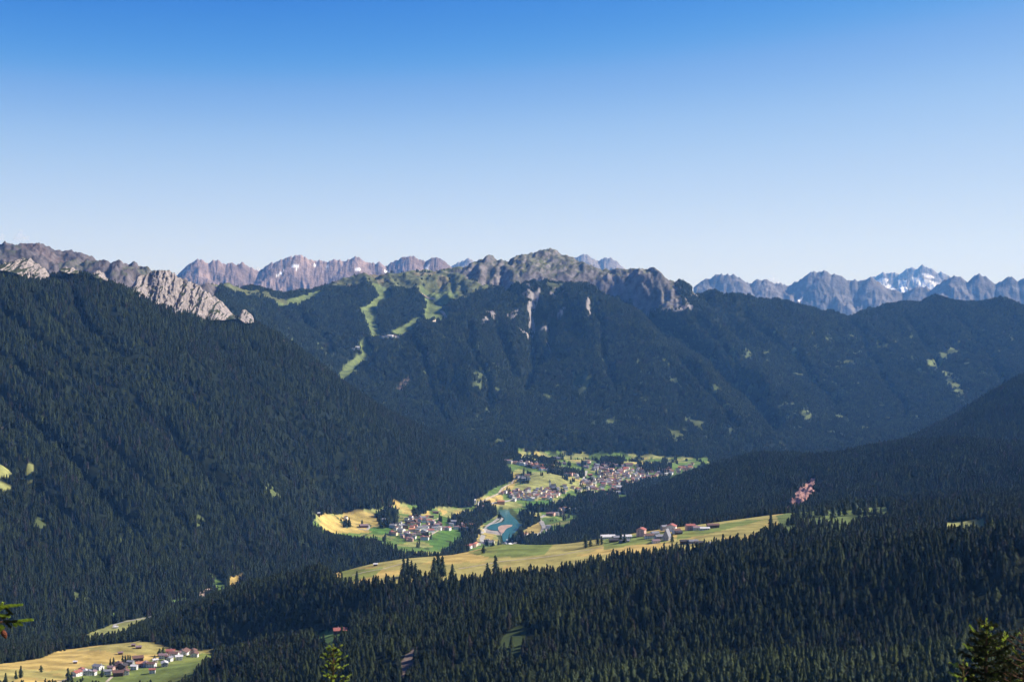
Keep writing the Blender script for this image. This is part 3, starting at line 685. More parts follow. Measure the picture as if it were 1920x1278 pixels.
# ------------------------------------------------------------------ distant ranges
def far_range(name, crest, km, depth_km, base=180., base_c=(.20, .165, .155), low_c=(.05, .06, .035), tree_z=700., rough=1.0, snow=(), nc=520, nrw=110, seed=0):
    pts = np.array(crest, float)
    x0, x1 = pts[0, 0], pts[-1, 0]
    xs = np.linspace(x0, x1, nc)
    ys = np.interp(xs, pts[:, 0], pts[:, 1])
    t = np.arctan((xs - 960) / FPX)
    zc = np.array([at(a, b, km * 1000)[2] for a, b in zip(xs, ys)])
    q = np.concatenate([np.linspace(0, 1, nrw), np.linspace(1.03, 1.4, 14)])
    TTt, QQ = np.meshgrid(t, q)
    R = km * 1000 - depth_km * 1000 * (1 - QQ)
    x = R * np.sin(TTt); y = R * np.cos(TTt)
    s = km * 34.
    jag = (ridged(xs * .11 + seed, xs * 0 + seed, 3, .65) * 1.0 + pnoise(xs * .5 + seed, xs * 0 + 3.3) * .6) * km * 2.0
    zc = zc + jag
    cxs = km * 1000 * np.sin(t); cys = km * 1000 * np.cos(t)
    wxx = fbm(x / (s * 3) + seed, y / (s * 3), 3) * s * .8; wyy = fbm(x / (s * 3) + 7 + seed, y / (s * 3), 3) * s * .8
    xe = x + wxx * np.clip((1 - QQ) * 3, 0, 1); ye = y + wyy * np.clip((1 - QQ) * 3, 0, 1)
    z = np.full(x.shape, base)
    sl = .95 + .25 * pnoise(xs * .045 + seed, xs * 0)
    for i in range(0, nc, 2):
        z = np.maximum(z, zc[i] - sl[i] * np.hypot(xe - cxs[i], ye - cys[i]))
    env = np.clip(np.abs(1 - QQ) * 7, .15, 1) * np.clip((z - base) / 500, 0, 1) * rough
    z = z + env * km * (7.0 * ridged((x + wxx) / (s * .9) + seed, y / (s * 1.3), 5, .62) + 2.5 * ridged(x / (s * .22), y / (s * .3) + seed, 3, .6))
    z = z + rng.uniform(-1, 1, z.shape) * km * .22 * np.clip((z - base) / 400, 0, 1)
    px, py = project(x, y, z)
    c = np.empty(x.shape + (3,)); c[:] = base_c
    nz_ = fbm(x / (s * .8) + seed, y / (s * .8), 4)
    c *= (1 + .45 * nz_)[..., None]
    lw = sstep(tree_z + 150, tree_z - 150, z + 250 * nz_)[..., None]
    c = c * (1 - lw) + np.array(low_c) * lw
    gx = fbm(x / (s * .25), y / (s * .25), 3)
    for poly in snow:
        pc_ = np.mean(np.array(poly, float), axis=0)
        m = in_poly(px + gx * 4, py + gx * 2, (np.array(poly, float) - pc_) * 1.25 + pc_)
        c[m] = (.9, .91, .93)
    I = np.arange(x.size).reshape(x.shape)
    F = np.stack([I[:-1, :-1], I[:-1, 1:], I[1:, 1:], I[1:, :-1]], -1).reshape(-1, 4)
    o = np_mesh(name, np.stack([x, y, z], -1).reshape(-1, 3), F, M_FAR, False, c.reshape(-1, 3))
    return tag(o, kind='structure')

far_range('pink_mountain_range', [(320, 530), (338, 516), (350, 504), (362, 495), (372, 489), (380, 494), (392, 501), (396, 496), (405, 491), (415, 497), (424, 502), (432, 497), (445, 500), (455, 498), (468, 504), (484, 514), (495, 508), (508, 498), (525, 494), (540, 489), (552, 486), (565, 483), (575, 487), (590, 494), (604, 492), (612, 497), (625, 490), (640, 494), (652, 492), (668, 485), (682, 492), (700, 499), (712, 496), (722, 504), (732, 497), (740, 495), (752, 490), (775, 484), (790, 493), (802, 490), (812, 487), (828, 490), (842, 503), (860, 512), (900, 530)], 20, 4.2,
          base_c=(.22, .165, .155), tree_z=450, snow=[[(546, 498), (562, 496), (556, 503)], [(518, 518), (532, 508), (528, 514)], [(585, 498), (592, 496), (592, 500)], [(612, 500), (616, 497), (616, 503)], [(796, 502), (806, 498), (802, 506)], [(720, 505), (730, 512), (734, 522), (728, 520)], [(666, 506), (676, 503), (674, 508)]], seed=3)
far_range('blue_peak', [(825, 520), (850, 503), (862, 497), (878, 489), (892, 498), (915, 515)], 30, 4, base_c=(.2, .18, .18), seed=9, nc=120, nrw=50)
far_range('blue_peak', [(1060, 510), (1075, 490), (1092, 481), (1105, 486), (1118, 492), (1130, 490), (1145, 488), (1156, 497), (1180, 512)], 30, 4, base_c=(.2, .18, .18), seed=12, nc=120, nrw=50)
far_range('glacier_mountain', [(1560, 560), (1600, 540), (1632, 525), (1650, 519), (1672, 515), (1690, 519), (1704, 508), (1712, 506), (1718, 509), (1728, 503), (1740, 506), (1750, 513), (1758, 517), (1768, 515), (1780, 525), (1800, 540), (1850, 560)], 38, 7, base_c=(.22, .2, .2), tree_z=300,
          snow=[[(1640, 528), (1655, 522), (1664, 524), (1660, 532), (1648, 535)], [(1655, 538), (1668, 536), (1684, 548), (1676, 556), (1660, 554)], [(1686, 528), (1698, 528), (1700, 546), (1694, 552), (1688, 540)], [(1714, 520), (1722, 522), (1742, 526), (1764, 532), (1770, 536), (1740, 538), (1722, 532)], [(1730, 514), (1744, 516), (1750, 520), (1738, 520)], [(1730, 538), (1762, 542), (1752, 548), (1732, 545)]], seed=21, rough=.9)
far_range('far_right_range', [(1300, 545), (1320, 527), (1345, 518), (1362, 518), (1376, 520), (1392, 532), (1402, 537), (1415, 530), (1432, 527), (1445, 533), (1465, 537), (1480, 539), (1492, 532), (1505, 525), (1520, 514), (1526, 512), (1534, 516), (1543, 511), (1552, 515), (1565, 518), (1575, 520), (1584, 530), (1596, 528), (1610, 531), (1632, 525), (1645, 533), (1665, 545), (1690, 552), (1715, 545), (1735, 541), (1750, 548), (1758, 536), (1778, 526), (1794, 521), (1806, 530), (1816, 534), (1826, 521), (1832, 517), (1842, 521), (1855, 531), (1864, 541), (1876, 530), (1890, 525), (1896, 523), (1906, 534), (1920, 526), (1940, 522), (1970, 535), (2020, 520), (2080, 540), (2150, 530)], 24, 5,
          base_c=(.135, .125, .13), tree_z=520, snow=[[(1496, 562), (1505, 558), (1502, 565)]], seed=33, nc=620)

# ------------------------------------------------------------------ limestone cliffs on the left crest
def rock_material(name, c1, c2, c3):
    m = principled(name, c1, .95, .1)
    t = m.node_tree; b = t.nodes['Principled BSDF']
    tc = t.nodes.new('ShaderNodeTexCoord')
    mp = t.nodes.new('ShaderNodeMapping'); mp.inputs['Scale'].default_value = (1, 1, .35)
    t.links.new(tc.outputs['Object'], mp.inputs['Vector'])
    n1 = t.nodes.new('ShaderNodeTexNoise'); n1.inputs['Scale'].default_value = .06; n1.inputs['Detail'].default_value = 9; n1.inputs['Roughness'].default_value = .68
    t.links.new(mp.outputs[0], n1.inputs['Vector'])
    rp = t.nodes.new('ShaderNodeValToRGB'); e = rp.color_ramp.elements
    e[0].position = .33; e[0].color = (*c2, 1); e[1].position = .64; e[1].color = (*c3, 1)
    x = e.new(.48); x.color = (*c1, 1)
    t.links.new(n1.outputs['Fac'], rp.inputs[0])
    ge = t.nodes.new('ShaderNodeNewGeometry'); sx = t.nodes.new('ShaderNodeSeparateXYZ'); t.links.new(ge.outputs['Normal'], sx.inputs[0])
    n3 = t.nodes.new('ShaderNodeTexNoise'); n3.inputs['Scale'].default_value = .03; n3.inputs['Detail'].default_value = 4; t.links.new(tc.outputs['Object'], n3.inputs['Vector'])
    ad = t.nodes.new('ShaderNodeMath'); ad.operation = 'MULTIPLY_ADD'; t.links.new(n3.outputs['Fac'], ad.inputs[0]); ad.inputs[1].default_value = .8; t.links.new(sx.outputs['Z'], ad.inputs[2])
    mr = t.nodes.new('ShaderNodeMapRange'); mr.inputs['From Min'].default_value = 1.08; mr.inputs['From Max'].default_value = 1.22; t.links.new(ad.outputs[0], mr.inputs['Value'])
    mx = t.nodes.new('ShaderNodeMix'); mx.data_type = 'RGBA'; mx.inputs[7].default_value = (.045, .052, .026, 1)
    t.links.new(mr.outputs[0], mx.inputs[0]); t.links.new(rp.outputs[0], mx.inputs[6]); t.links.new(mx.outputs[2], b.inputs['Base Color'])
    bp = t.nodes.new('ShaderNodeBump'); bp.inputs['Strength'].default_value = .9; bp.inputs['Distance'].default_value = 10
    n2 = t.nodes.new('ShaderNodeTexNoise'); n2.inputs['Scale'].default_value = .06; n2.inputs['Detail'].default_value = 8; n2.inputs['Roughness'].default_value = .7
    t.links.new(mp.outputs[0], n2.inputs['Vector'])
    t.links.new(n2.outputs['Fac'], bp.inputs['Height']); t.links.new(bp.outputs[0], b.inputs['Normal'])
    return m
M_LIME = rock_material('pale_limestone', (.255, .22, .21), (.10, .09, .095), (.37, .315, .29))

def cliff(label, top, bot, km0, km1, lean=.10, amp=26., seed=0, nc=260, nrw=80):
    T_ = np.array(top, float); B_ = np.array(bot, float)
    xs = np.linspace(T_[0, 0], T_[-1, 0], nc)
    ty = np.interp(xs, T_[:, 0], T_[:, 1]); by = np.interp(xs, B_[:, 0], B_[:, 1])
    f = np.linspace(0, 1, nc)
    km = km0 + (km1 - km0) * f
    q = np.concatenate([np.linspace(-.25, 1, nrw), [1.02, 1.06, 1.12, 1.2]])
    ff, qq = np.meshgrid(f, q)
    xx = np.tile(xs, (len(q), 1)); yy = np.where(qq <= 1, by + (ty - by) * qq, ty)
    r = (km[None, :] + lean * np.clip(qq, -.3, 1)) * 1000 + np.where(qq > 1, (qq - 1) * 900, 0)
    th = np.arctan((xx - 960) / FPX)
    z = np.empty(xx.shape)
    dz = -(yy - 565.0) / FPX
    z = ZC + dz * r * 1.0005 - np.where(qq > 1, (qq - 1) * 500, 0)
    s = th * r   # metres along
    env = np.clip(np.sin(np.pi * np.clip(f, 0.001, .999)) ** .55, 0, 1)[None, :]
    n = 1.0 * ridged(s / 85 + seed, z / 260 + seed, 4, .58) + .55 * ridged(s / 28 + seed * 2, z / 60, 3, .6) + .8 * fbm(s / 190, z / 120 + seed, 3) + .30 * ridged(s / 11, z / 17 + seed, 2)
    n = n + .9 * ridged(s / 44 - seed, z / 500, 2) - 1.1 * sstep(.55, .95, ridged(s / 130 + 3 * seed, z / 900, 2)) 
    r = r - amp * n * env * np.where(qq > 1.01, .3, 1)
    z = z + np.where(qq > .85, fbm(s / 22 + seed, z / 30, 4) * 17 * env, fbm(s / 30, z / 22 + seed, 3) * 5)
    x = r * np.sin(th); y = r * np.cos(th)
    I = np.arange(x.size).reshape(x.shape)
    F = np.stack([I[:-1, :-1], I[:-1, 1:], I[1:, 1:], I[1:, :-1]], -1).reshape(-1, 4)
    o = np_mesh('rock_cliff', np.stack([x, y, z], -1).reshape(-1, 3), F, M_LIME, False)
    return tag(o, label, 'cliff', 'pale cliffs on the left mountain crest')
cliff('largest pale limestone cliff on the crest of the left wooded mountain', [(238, 548), (248, 538), (258, 522), (272, 516), (285, 512), (300, 509), (318, 509), (328, 513), (334, 522), (342, 528), (352, 528), (362, 529), (374, 536), (386, 545), (398, 553), (410, 560), (420, 568), (428, 578), (436, 588), (444, 594)], [(238, 550), (255, 556), (275, 566), (300, 578), (320, 582), (350, 586), (400, 590), (444, 596)], 5.02, 5.30, .09, 24, 2)
cliff('pale cliff at the left edge of the photo on the wooded crest', [(-60, 515), (-20, 505), (0, 500), (20, 495), (35, 490), (50, 487), (60, 490), (75, 499), (90, 513), (105, 530), (114, 540)], [(-60, 520), (0, 508), (40, 512), (60, 522), (85, 534), (114, 546)], 4.72, 4.86, .07, 16, 5, 180, 50)
cliff('small grey crag standing out of the forest left of the largest cliff', [(188, 548), (198, 541), (208, 538), (218, 545), (228, 556), (234, 568)], [(188, 552), (200, 562), (215, 570), (234, 574)], 4.84, 4.88, .05, 9, 8, 70, 40)
cliff('low pale rock outcrop right of the leftmost cliff on the crest', [(112, 506), (122, 503), (135, 505), (148, 510)], [(112, 509), (130, 514), (148, 514)], 4.86, 4.9, .03, 7, 11, 60, 24)
cliff('small bare rock knob just left of the largest cliff', [(176, 514), (186, 512), (196, 516), (204, 526)], [(176, 520), (190, 522), (204, 529)], 4.92, 4.95, .03, 7, 14, 60, 24)
cliff('small pale crag at the right foot of the largest cliff', [(446, 592), (454, 582), (462, 581), (470, 588), (476, 597)], [(446, 595), (460, 600), (476, 602)], 5.3, 5.34, .04, 9, 17, 60, 30)

# ------------------------------------------------------------------ trees
def conifer_geo(h, wid, tiers, seg_, rs, start=.06, droop=.35, z0=0.0, ox=0.0, oy=0.0):
    """stacked ragged skirts of branches; returns verts, tris"""
    vs, fs = [], []
    for k in range(tiers):
        f = k / tiers
        zt = start + (1 - start) * (1 - (1 - f) ** 1.0)
        zb = zt                                  # outer ring height of this skirt
        rad = wid * .92 * (1 - zt) ** .66 * rs.uniform(.72, 1.15) * (1.0 if zt > .25 else .75 + zt) + wid * .03
        sx, sy = rs.uniform(-.10, .10) * wid, rs.uniform(-.10, .10) * wid
        top = min(1.0, zt + (1.0 - start) / tiers * rs.uniform(1.7, 2.4)) if k < tiers - 1 else 1.0
        a0 = rs.uniform(0, 6.28)
        ci = len(vs); vs.append((ox + sx * .5, oy + sy * .5, z0 + h * top))
        for i in range(seg_):
            a = a0 + 2 * math.pi * i / seg_ + rs.uniform(-.12, .12)
            rr = rad * (rs.uniform(.85, 1.18) if i % 2 == 0 else rs.uniform(.45, .68))
            zz = zb - (droop * rad / h * .35 if i % 2 == 0 else -.25 * rad / h) + rs.uniform(-.012, .012)
            vs.append((ox + sx + rr * math.cos(a), oy + sy + rr * math.sin(a), z0 + h * max(zz, .01)))
        for i in range(seg_):
            fs.append((ci, ci + 1 + i, ci + 1 + (i + 1) % seg_))
    return vs, fs
def merge(parts):
    V, F = [], []
    for v, f in parts:
        b = len(V); V += v; F += [tuple(i + b for i in t) for t in f]
    return V, F
def mesh_of(name, v, f, mat):
    me = bpy.data.meshes.new(name); me.from_pydata(v, [], f); me.materials.append(mat); return me

def proto_collection(name, metas):
    c = bpy.data.collections.new(name)
    for i, me in enumerate(metas):
        o = bpy.data.objects.new('%s_%02d' % (name, i), me); c.objects.link(o)
    return c
R_ = random.Random(8)
near_meshes = []
for i in range(6):
    h = 1.0
    if i < 5: v, f = conifer_geo(22 * R_.uniform(.85, 1.1), R_.uniform(5.4, 7.4), 13, 15, R_)
    else: v, f = conifer_geo(16, 7.4, 10, 13, R_, .1)
    near_meshes.append(mesh_of('crown', v, f, M_LEAF))
mid_meshes = []
for i in range(7):
    parts = []
    for k in range(3):
        a = R_.uniform(0, 6.28); d = R_.uniform(.6, 6.0)
        parts.append(conifer_geo(R_.uniform(15, 27), R_.uniform(4.6, 6.4), 7, 9, R_, z0=R_.uniform(-2.5, .5), ox=d * math.cos(a), oy=d * math.sin(a)))
    mid_meshes.append(mesh_of('clump', *merge(parts), M_LEAF))
far_meshes = []
for i in range(8):
    parts = []
    for k in range(6):
        a = R_.uniform(0, 6.28); d = math.sqrt(R_.uniform(0, 1)) * 10
        parts.append(conifer_geo(R_.uniform(14, 26), R_.uniform(4.4, 6.2), 4, 7, R_, z0=R_.uniform(-4, 0), ox=d * math.cos(a), oy=d * math.sin(a)))
    far_meshes.append(mesh_of('wood', *merge(parts), M_LEAF))
C_NEAR = proto_collection('near_spruce', near_meshes)
C_MID = proto_collection('mid_spruce', mid_meshes)
C_FAR = proto_collection('far_spruce', far_meshes)

def scatter_group(coll):
    g = bpy.data.node_groups.new('wood_' + coll.name, 'GeometryNodeTree')
    g.interface.new_socket('Geometry', in_out='INPUT', socket_type='NodeSocketGeometry')
    g.interface.new_socket('Geometry', in_out='OUTPUT', socket_type='NodeSocketGeometry')
    n = g.nodes; L = g.links
    gi = n.new('NodeGroupInput'); go = n.new('NodeGroupOutput')
    ci = n.new('GeometryNodeCollectionInfo'); ci.inputs['Collection'].default_value = coll
    ci.inputs['Separate Children'].default_value = True; ci.inputs['Reset Children'].default_value = True
    ip = n.new('GeometryNodeInstanceOnPoints'); ip.inputs['Pick Instance'].default_value = True
    def attr(name, t):
        a = n.new('GeometryNodeInputNamedAttribute'); a.data_type = t; a.inputs['Name'].default_value = name
        return a.outputs['Attribute']
    L.new(gi.outputs[0], ip.inputs['Points']); L.new(ci.outputs[0], ip.inputs['Instance'])
    L.new(attr('pick', 'INT'), ip.inputs['Instance Index'])
    cx = n.new('ShaderNodeCombineXYZ'); L.new(attr('turn', 'FLOAT'), cx.inputs['Z']); L.new(cx.outputs[0], ip.inputs['Rotation'])
    L.new(attr('size', 'FLOAT'), ip.inputs['Scale'])
    L.new(ip.outputs[0], go.inputs[0])
    return g
G_NEAR, G_MID, G_FAR = scatter_group(C_NEAR), scatter_group(C_MID), scatter_group(C_FAR)
def scatter(name, P, size, tint, npick, group):
    me = bpy.data.meshes.new(name)
    n = len(P)
    me.vertices.add(n); me.vertices.foreach_set('co', np.ascontiguousarray(P, np.float32).ravel())
    def put(nm, t, d):
        a = me.attributes.new(nm, t, 'POINT'); a.data.foreach_set('value', d)
    put('size', 'FLOAT', size.astype(np.float32)); put('tint', 'FLOAT', tint.astype(np.float32))
    put('turn', 'FLOAT', rng.uniform(0, 6.283, n).astype(np.float32)); put('pick', 'INT', rng.integers(0, npick, n).astype(np.int32))
    o = bpy.data.objects.new(name, me); col.objects.link(o)
    md = o.modifiers.new('trees', 'NODES'); md.node_group = group
    return tag(o, kind='stuff')

# which ground the view can reach (with a margin)
tanel = (Z - ZC) / RR
cover = np.where(TREE > .5, 13.0, 0.0)
run = np.maximum.accumulate(tanel + cover / RR, axis=0)
prev = np.vstack([np.full((1, nt), -9.), run[:-1]])
VIS = (tanel + 30.0 / RR) > prev - .0035
VIS &= (RR < 11400)
dT = FT[1] - FT[0]; dL = np.diff(FL); dL = np.append(dL, dL[-1])[:, None]
AREA = RR * RR * dT * dL
def sample(mask, dens):
    lam = AREA * dens * np.clip(TREE, 0, 1) * mask
    n = rng.poisson(lam)
    j, i = np.nonzero(n)
    cnt = n[j, i]
    j = np.repeat(j, cnt); i = np.repeat(i, cnt)
    t = FT[i] + (rng.random(len(i)) - .5) * dT
    l = FL[j] + (rng.random(len(j)) - .5) * dL[j, 0]
    l = np.clip(l, FL[0], FL[-1]); t = np.clip(t, T0, T1)
    r = np.exp(l)
    # bilinear height
    u = (t - T0) / (T1 - T0) * (nt - 1); i0 = np.clip(u.astype(int), 0, nt - 2); fu = u - i0
    j0 = np.clip(np.searchsorted(FL, l) - 1, 0, nr - 2); fv = (l - FL[j0]) / (FL[j0 + 1] - FL[j0])
    z = (Z[j0, i0] * (1 - fu) + Z[j0, i0 + 1] * fu) * (1 - fv) + (Z[j0 + 1, i0] * (1 - fu) + Z[j0 + 1, i0 + 1] * fu) * fv
    return np.stack([r * np.sin(t), r * np.cos(t), z], -1), r, t
def tints(P):
    a = fbm(P[:, 0] / 260, P[:, 1] / 260, 3); b = rng.random(len(P))
    t = .42 + .20 * a + .14 * (b - .5) + .16 * fbm(P[:, 0] / 75 + 4, P[:, 1] / 75, 2)
    t[b > .985] += .25
    t[b < .03] -= .25
    return np.clip(t, 0.02, .98)
def sizes(P, lo, hi):
    return rng.uniform(lo, hi, len(P)) * (1 + .22 * fbm(P[:, 0] / 190 + 3, P[:, 1] / 190, 2))
nearw = (RR < 3000)
midw = (RR >= 3000) & (RR < 6450)
farw = RR >= 6450
NEAR_P, nr_r, nr_t = sample(VIS & nearw, 1 / 36.)
near_tint = tints(NEAR_P); near_tint = np.clip(near_tint + .42 * sstep(1360, 1240, nr_r), 0, .98); near_size = sizes(NEAR_P, .32, .86)  # nearest band gets lighter needles, its sunlight put into the tint
# the trees that show largest stand as objects of their own
npx, npy = project(NEAR_P[:, 0], NEAR_P[:, 1], NEAR_P[:, 2] + 24 * near_size * .9)
infr = (npx > 4) & (npx < 1916) & (npy < 1268) & (npy > 900)
order = np.argsort(np.where(infr, nr_r / near_size, 1e9))
pick = []
grid_seen = {}
for k in order:
    key = (int(npx[k] // 9), int(npy[k] // 9))
    if key in grid_seen: continue
    grid_seen[key] = 1; pick.append(k)
    if len(pick) >= 255: break
pickm = np.zeros(len(NEAR_P), bool); pickm[pick] = True
scatter('near_forest', NEAR_P[~pickm], near_size[~pickm], near_tint[~pickm], 6, G_NEAR)
for g, nm in ((2, 'valley_woods'), (3, 'left_mountain_forest'), (4, 'middle_mountain_foot_forest'), (5, 'right_hill_forest')):
    P, _, _ = sample(VIS & midw & ((GG == g) if g != 2 else (GG <= 2)), 1 / 110.)
    if len(P): scatter(nm, P, sizes(P, .62, 1.12), tints(P), 7, G_MID)
P, _, _ = sample(VIS & farw, 1 / 230.)
scatter('middle_mountain_forest', P, sizes(P, .7, 1.1), np.clip(tints(P) + .06, 0, .98), 8, G_FAR)  # needle tint raised so the far slopes look sunlit
print('trees near', len(NEAR_P), 'far', len(P))

# single trees
trunk_v, trunk_f = [], []
for k, (zz, rr) in enumerate(((-1.5, .38), (6, .3), (14, .16), (20, .05))):
    for i in range(7):
        trunk_v.append((rr * math.cos(i * 6.283 / 7), rr * math.sin(i * 6.283 / 7), zz))
for k in range(3):
    for i in range(7):
        trunk_f.append((k * 7 + i, k * 7 + (i + 1) % 7, k * 7 + 7 + (i + 1) % 7, k * 7 + 7 + i))
ME_TRUNK = mesh_of('trunk', trunk_v, trunk_f, M_BARK)
def lone_leaf(i):
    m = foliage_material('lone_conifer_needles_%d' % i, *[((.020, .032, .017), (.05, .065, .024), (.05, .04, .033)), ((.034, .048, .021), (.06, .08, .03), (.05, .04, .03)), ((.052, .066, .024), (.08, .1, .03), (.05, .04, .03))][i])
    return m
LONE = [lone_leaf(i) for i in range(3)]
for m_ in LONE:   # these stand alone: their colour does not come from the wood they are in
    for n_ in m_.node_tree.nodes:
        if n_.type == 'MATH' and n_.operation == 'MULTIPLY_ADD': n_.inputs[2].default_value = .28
def conifer(x, y, z, s, shade, mi, label, group, name='spruce_tree'):
    e = bpy.data.objects.new(name, None); col.objects.link(e)
    e.location = (x, y, z); e.scale = (s, s, s); e.rotation_euler = (0, 0, R_.uniform(0, 6.28))
    e.empty_display_size = 1
    tag(e, label, 'tree', group)
    c = bpy.data.objects.new('crown', near_meshes[mi]); col.objects.link(c); c.parent = e
    c.material_slots[0].link = 'OBJECT'; c.material_slots[0].material = LONE[shade]
    t = bpy.data.objects.new('trunk', ME_TRUNK); col.objects.link(t); t.parent = e
    return e
for k in pick:
    x, y, z = NEAR_P[k]
    band = nr_r[k] < 1330  # paler needles in this band carry its sunlight as colour
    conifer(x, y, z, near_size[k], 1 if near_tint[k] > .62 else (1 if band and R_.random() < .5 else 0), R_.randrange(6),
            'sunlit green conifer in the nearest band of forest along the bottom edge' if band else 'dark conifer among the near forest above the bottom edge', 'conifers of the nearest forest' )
# ------------------------------------------------------------------ water, roads
def water_material():
    m = principled('lake_water', (.035, .135, .125), .22, .35)
    t = m.node_tree; b = t.nodes['Principled BSDF']
    tc = t.nodes.new('ShaderNodeTexCoord')
    nz = t.nodes.new('ShaderNodeTexNoise'); nz.inputs['Scale'].default_value = .25; nz.inputs['Detail'].default_value = 4
    t.links.new(tc.outputs['Object'], nz.inputs['Vector'])
    bp = t.nodes.new('ShaderNodeBump'); bp.inputs['Strength'].default_value = .25; bp.inputs['Distance'].default_value = .3
    t.links.new(nz.outputs['Fac'], bp.inputs['Height']); t.links.new(bp.outputs[0], b.inputs['Normal'])
    return m
def flat_xy(poly, z):
    out = []
    for px, py in poly:
        dx, dy, dz = pdir(px, py); s = (z - ZC) / dz
        out.append((dx * s, dy * s, z))
    return out
tag(link_mesh('lake', flat_xy(LAKE, 0.0), [list(range(len(LAKE)))], water_material()), kind='structure')
SANDBAR = [(934, 987), (940, 984), (950, 983), (961, 983), (960, 986), (952, 989), (948, 992), (945, 997), (942, 1000), (937, 997), (934, 992)]
tag(link_mesh('sandbar', flat_xy(SANDBAR, 0.35), [list(range(len(SANDBAR)))], noisy('wet_sand', (.36, .25, .20), .3, .05)), kind='structure')

M_ROAD = noisy('pale_road', (.34, .32, .29), .2, .05)
M_TRACK = noisy('gravel_track', (.42, .35, .26), .3, .05)
def road(name, pts, width, r0, mat, lift=.5, step=12.0):
    P = [ground(px, py, r0) for px, py in pts]
    Q = [Vector((p[0], p[1], 0)) for p in P]
    dense = [Q[0]]
    for a, b in zip(Q[:-1], Q[1:]):
        n = max(1, int((b - a).length / step))
        for i in range(1, n + 1): dense.append(a.lerp(b, i / n))
    vs = []
    for i, p in enumerate(dense):
        d = (dense[min(i + 1, len(dense) - 1)] - dense[max(i - 1, 0)]); d.normalize()
        nrm = Vector((-d.y, d.x, 0))
        for s in (-.5, .5):
            q = p + nrm * s * width
            r = q.length; t = math.atan2(q.x, q.y)
            vs.append((q.x, q.y, zat(min(max(t, T0), T1), r) + lift))
    fs = [(2 * i, 2 * i + 1, 2 * i + 3, 2 * i + 2) for i in range(len(dense) - 1)]
    return tag(link_mesh(name, vs, fs, mat, None, True), kind='structure')
road('road', [(905, 991), (915, 985), (925, 979), (933, 973), (936, 969)], 12, 4.3, M_ROAD, .9)
road('road', [(936, 969), (942, 972), (938, 977), (925, 983), (912, 990), (904, 1000)], 9, 4.3, M_ROAD, 1.1)
road('road', [(1030, 1000), (1024, 990), (1018, 983), (1013, 975), (1015, 970), (1022, 965)], 12, 4.3, M_ROAD, .9)
road('road', [(1008, 1002), (1016, 996), (1019, 988), (1014, 980), (1012, 973)], 9, 4.3, M_ROAD, 1.1)
road('road', [(906, 1003), (903, 1012), (908, 1020), (914, 1018), (915, 1010)], 14, 4.3, M_ROAD, .7)
road('road', [(955, 1021), (965, 1018), (975, 1010), (990, 1004), (1008, 1002)], 10, 4.3, M_ROAD, .8)
road('road', [(938, 992), (941, 1002), (945, 1009), (950, 1014)], 6, 4.3, M_TRACK, 1.2)
road('road', [(892, 947), (905, 948), (920, 944), (935, 941), (955, 938), (975, 933)], 10, 4.6, M_ROAD)
road('farm_track', [(895, 945), (915, 934), (935, 925), (942, 915), (955, 908), (962, 900), (968, 895)], 8, 4.6, M_TRACK)
road('farm_track', [(803, 1006), (815, 998), (825, 992)], 6, 4.0, M_TRACK)
road('farm_track', [(806, 980), (815, 974), (822, 971)], 6, 4.0, M_TRACK)
road('road', [(1088, 908), (1094, 898), (1098, 890), (1100, 882)], 10, 5.2, M_ROAD)
road('road', [(213, 1176), (216, 1170), (230, 1166), (255, 1161), (275, 1158), (292, 1153)], 7, 2.6, M_ROAD)
road('riverbed_track', [(346, 1127), (360, 1123), (378, 1118), (395, 1114), (402, 1110)], 14, 2.7, M_TRACK)
road('farm_track', [(95, 1290), (110, 1278), (128, 1272), (145, 1266), (175, 1258)], 4, 1.75, M_TRACK, .4, 8)
road('farm_track', [(188, 1290), (200, 1278), (210, 1268)], 4, 1.75, M_TRACK, .4, 8)
road('farm_track', [(826, 584), (836, 594), (814, 603), (812, 609)], 14, 8.0, M_TRACK, 4)
road('farm_track', [(790, 550), (805, 560), (815, 562)], 12, 8.0, M_TRACK, 4)

road('farm_track', [(860, 1066), (940, 1052), (1050, 1040), (1130, 1026)], 3.2, 2.16, M_TRACK, .4, 8)  # added track, laid where a meadow terrace only casts a shadow line
road('farm_track', [(660, 1078), (720, 1066), (770, 1052)], 3.0, 2.16, M_TRACK, .4, 8)
# ------------------------------------------------------------------ houses
WALLS = {'white': (.72, .70, .66), 'cream': (.66, .56, .40), 'pink': (.60, .38, .32), 'grey': (.34, .33, .33), 'wooden': (.13, .075, .045), 'orange': (.60, .33, .16)}
ROOFS = {'red': (.30, .105, .085), 'brown': (.15, .085, .07), 'grey': (.20, .20, .225), 'dark': (.055, .05, .055), 'orange': (.42, .18, .10), 'pale': (.55, .53, .53), 'mauve': (.22, .15, .16)}
M_W = {k: noisy(k + '_wall', c, .12, .6) for k, c in WALLS.items()}
M_R = {k: noisy(k + '_roof', c, .3, .9, .8) for k, c in ROOFS.items()}
M_GLASS = principled('window_glass', (.03, .04, .05), .15, .5)
M_WOOD = noisy('balcony_wood', (.12, .065, .04), .3, 2.0)
M_CHIM = noisy('chimney_plaster', (.5, .46, .42), .15, 2.0)
def box(x0, x1, y0, y1, z0, z1):
    v = [(x, y, z) for x in (x0, x1) for y in (y0, y1) for z in (z0, z1)]
    return v, [(0, 1, 3, 2), (4, 6, 7, 5), (0, 4, 5, 1), (2, 3, 7, 6), (0, 2, 6, 4), (1, 5, 7, 3)]
def house_mesh_wall(w, d, h, rise):
    """gabled body: ridge along x"""
    a, b = w / 2, d / 2
    v = [(-a, -b, -4), (a, -b, -4), (a, b, -4), (-a, b, -4), (-a, -b, h), (a, -b, h), (a, b, h), (-a, b, h), (-a, 0, h + rise), (a, 0, h + rise)]
    f = [(0, 1, 5, 4), (2, 3, 7, 6), (1, 2, 6, 9, 5), (3, 0, 4, 8, 7)]
    return v, f
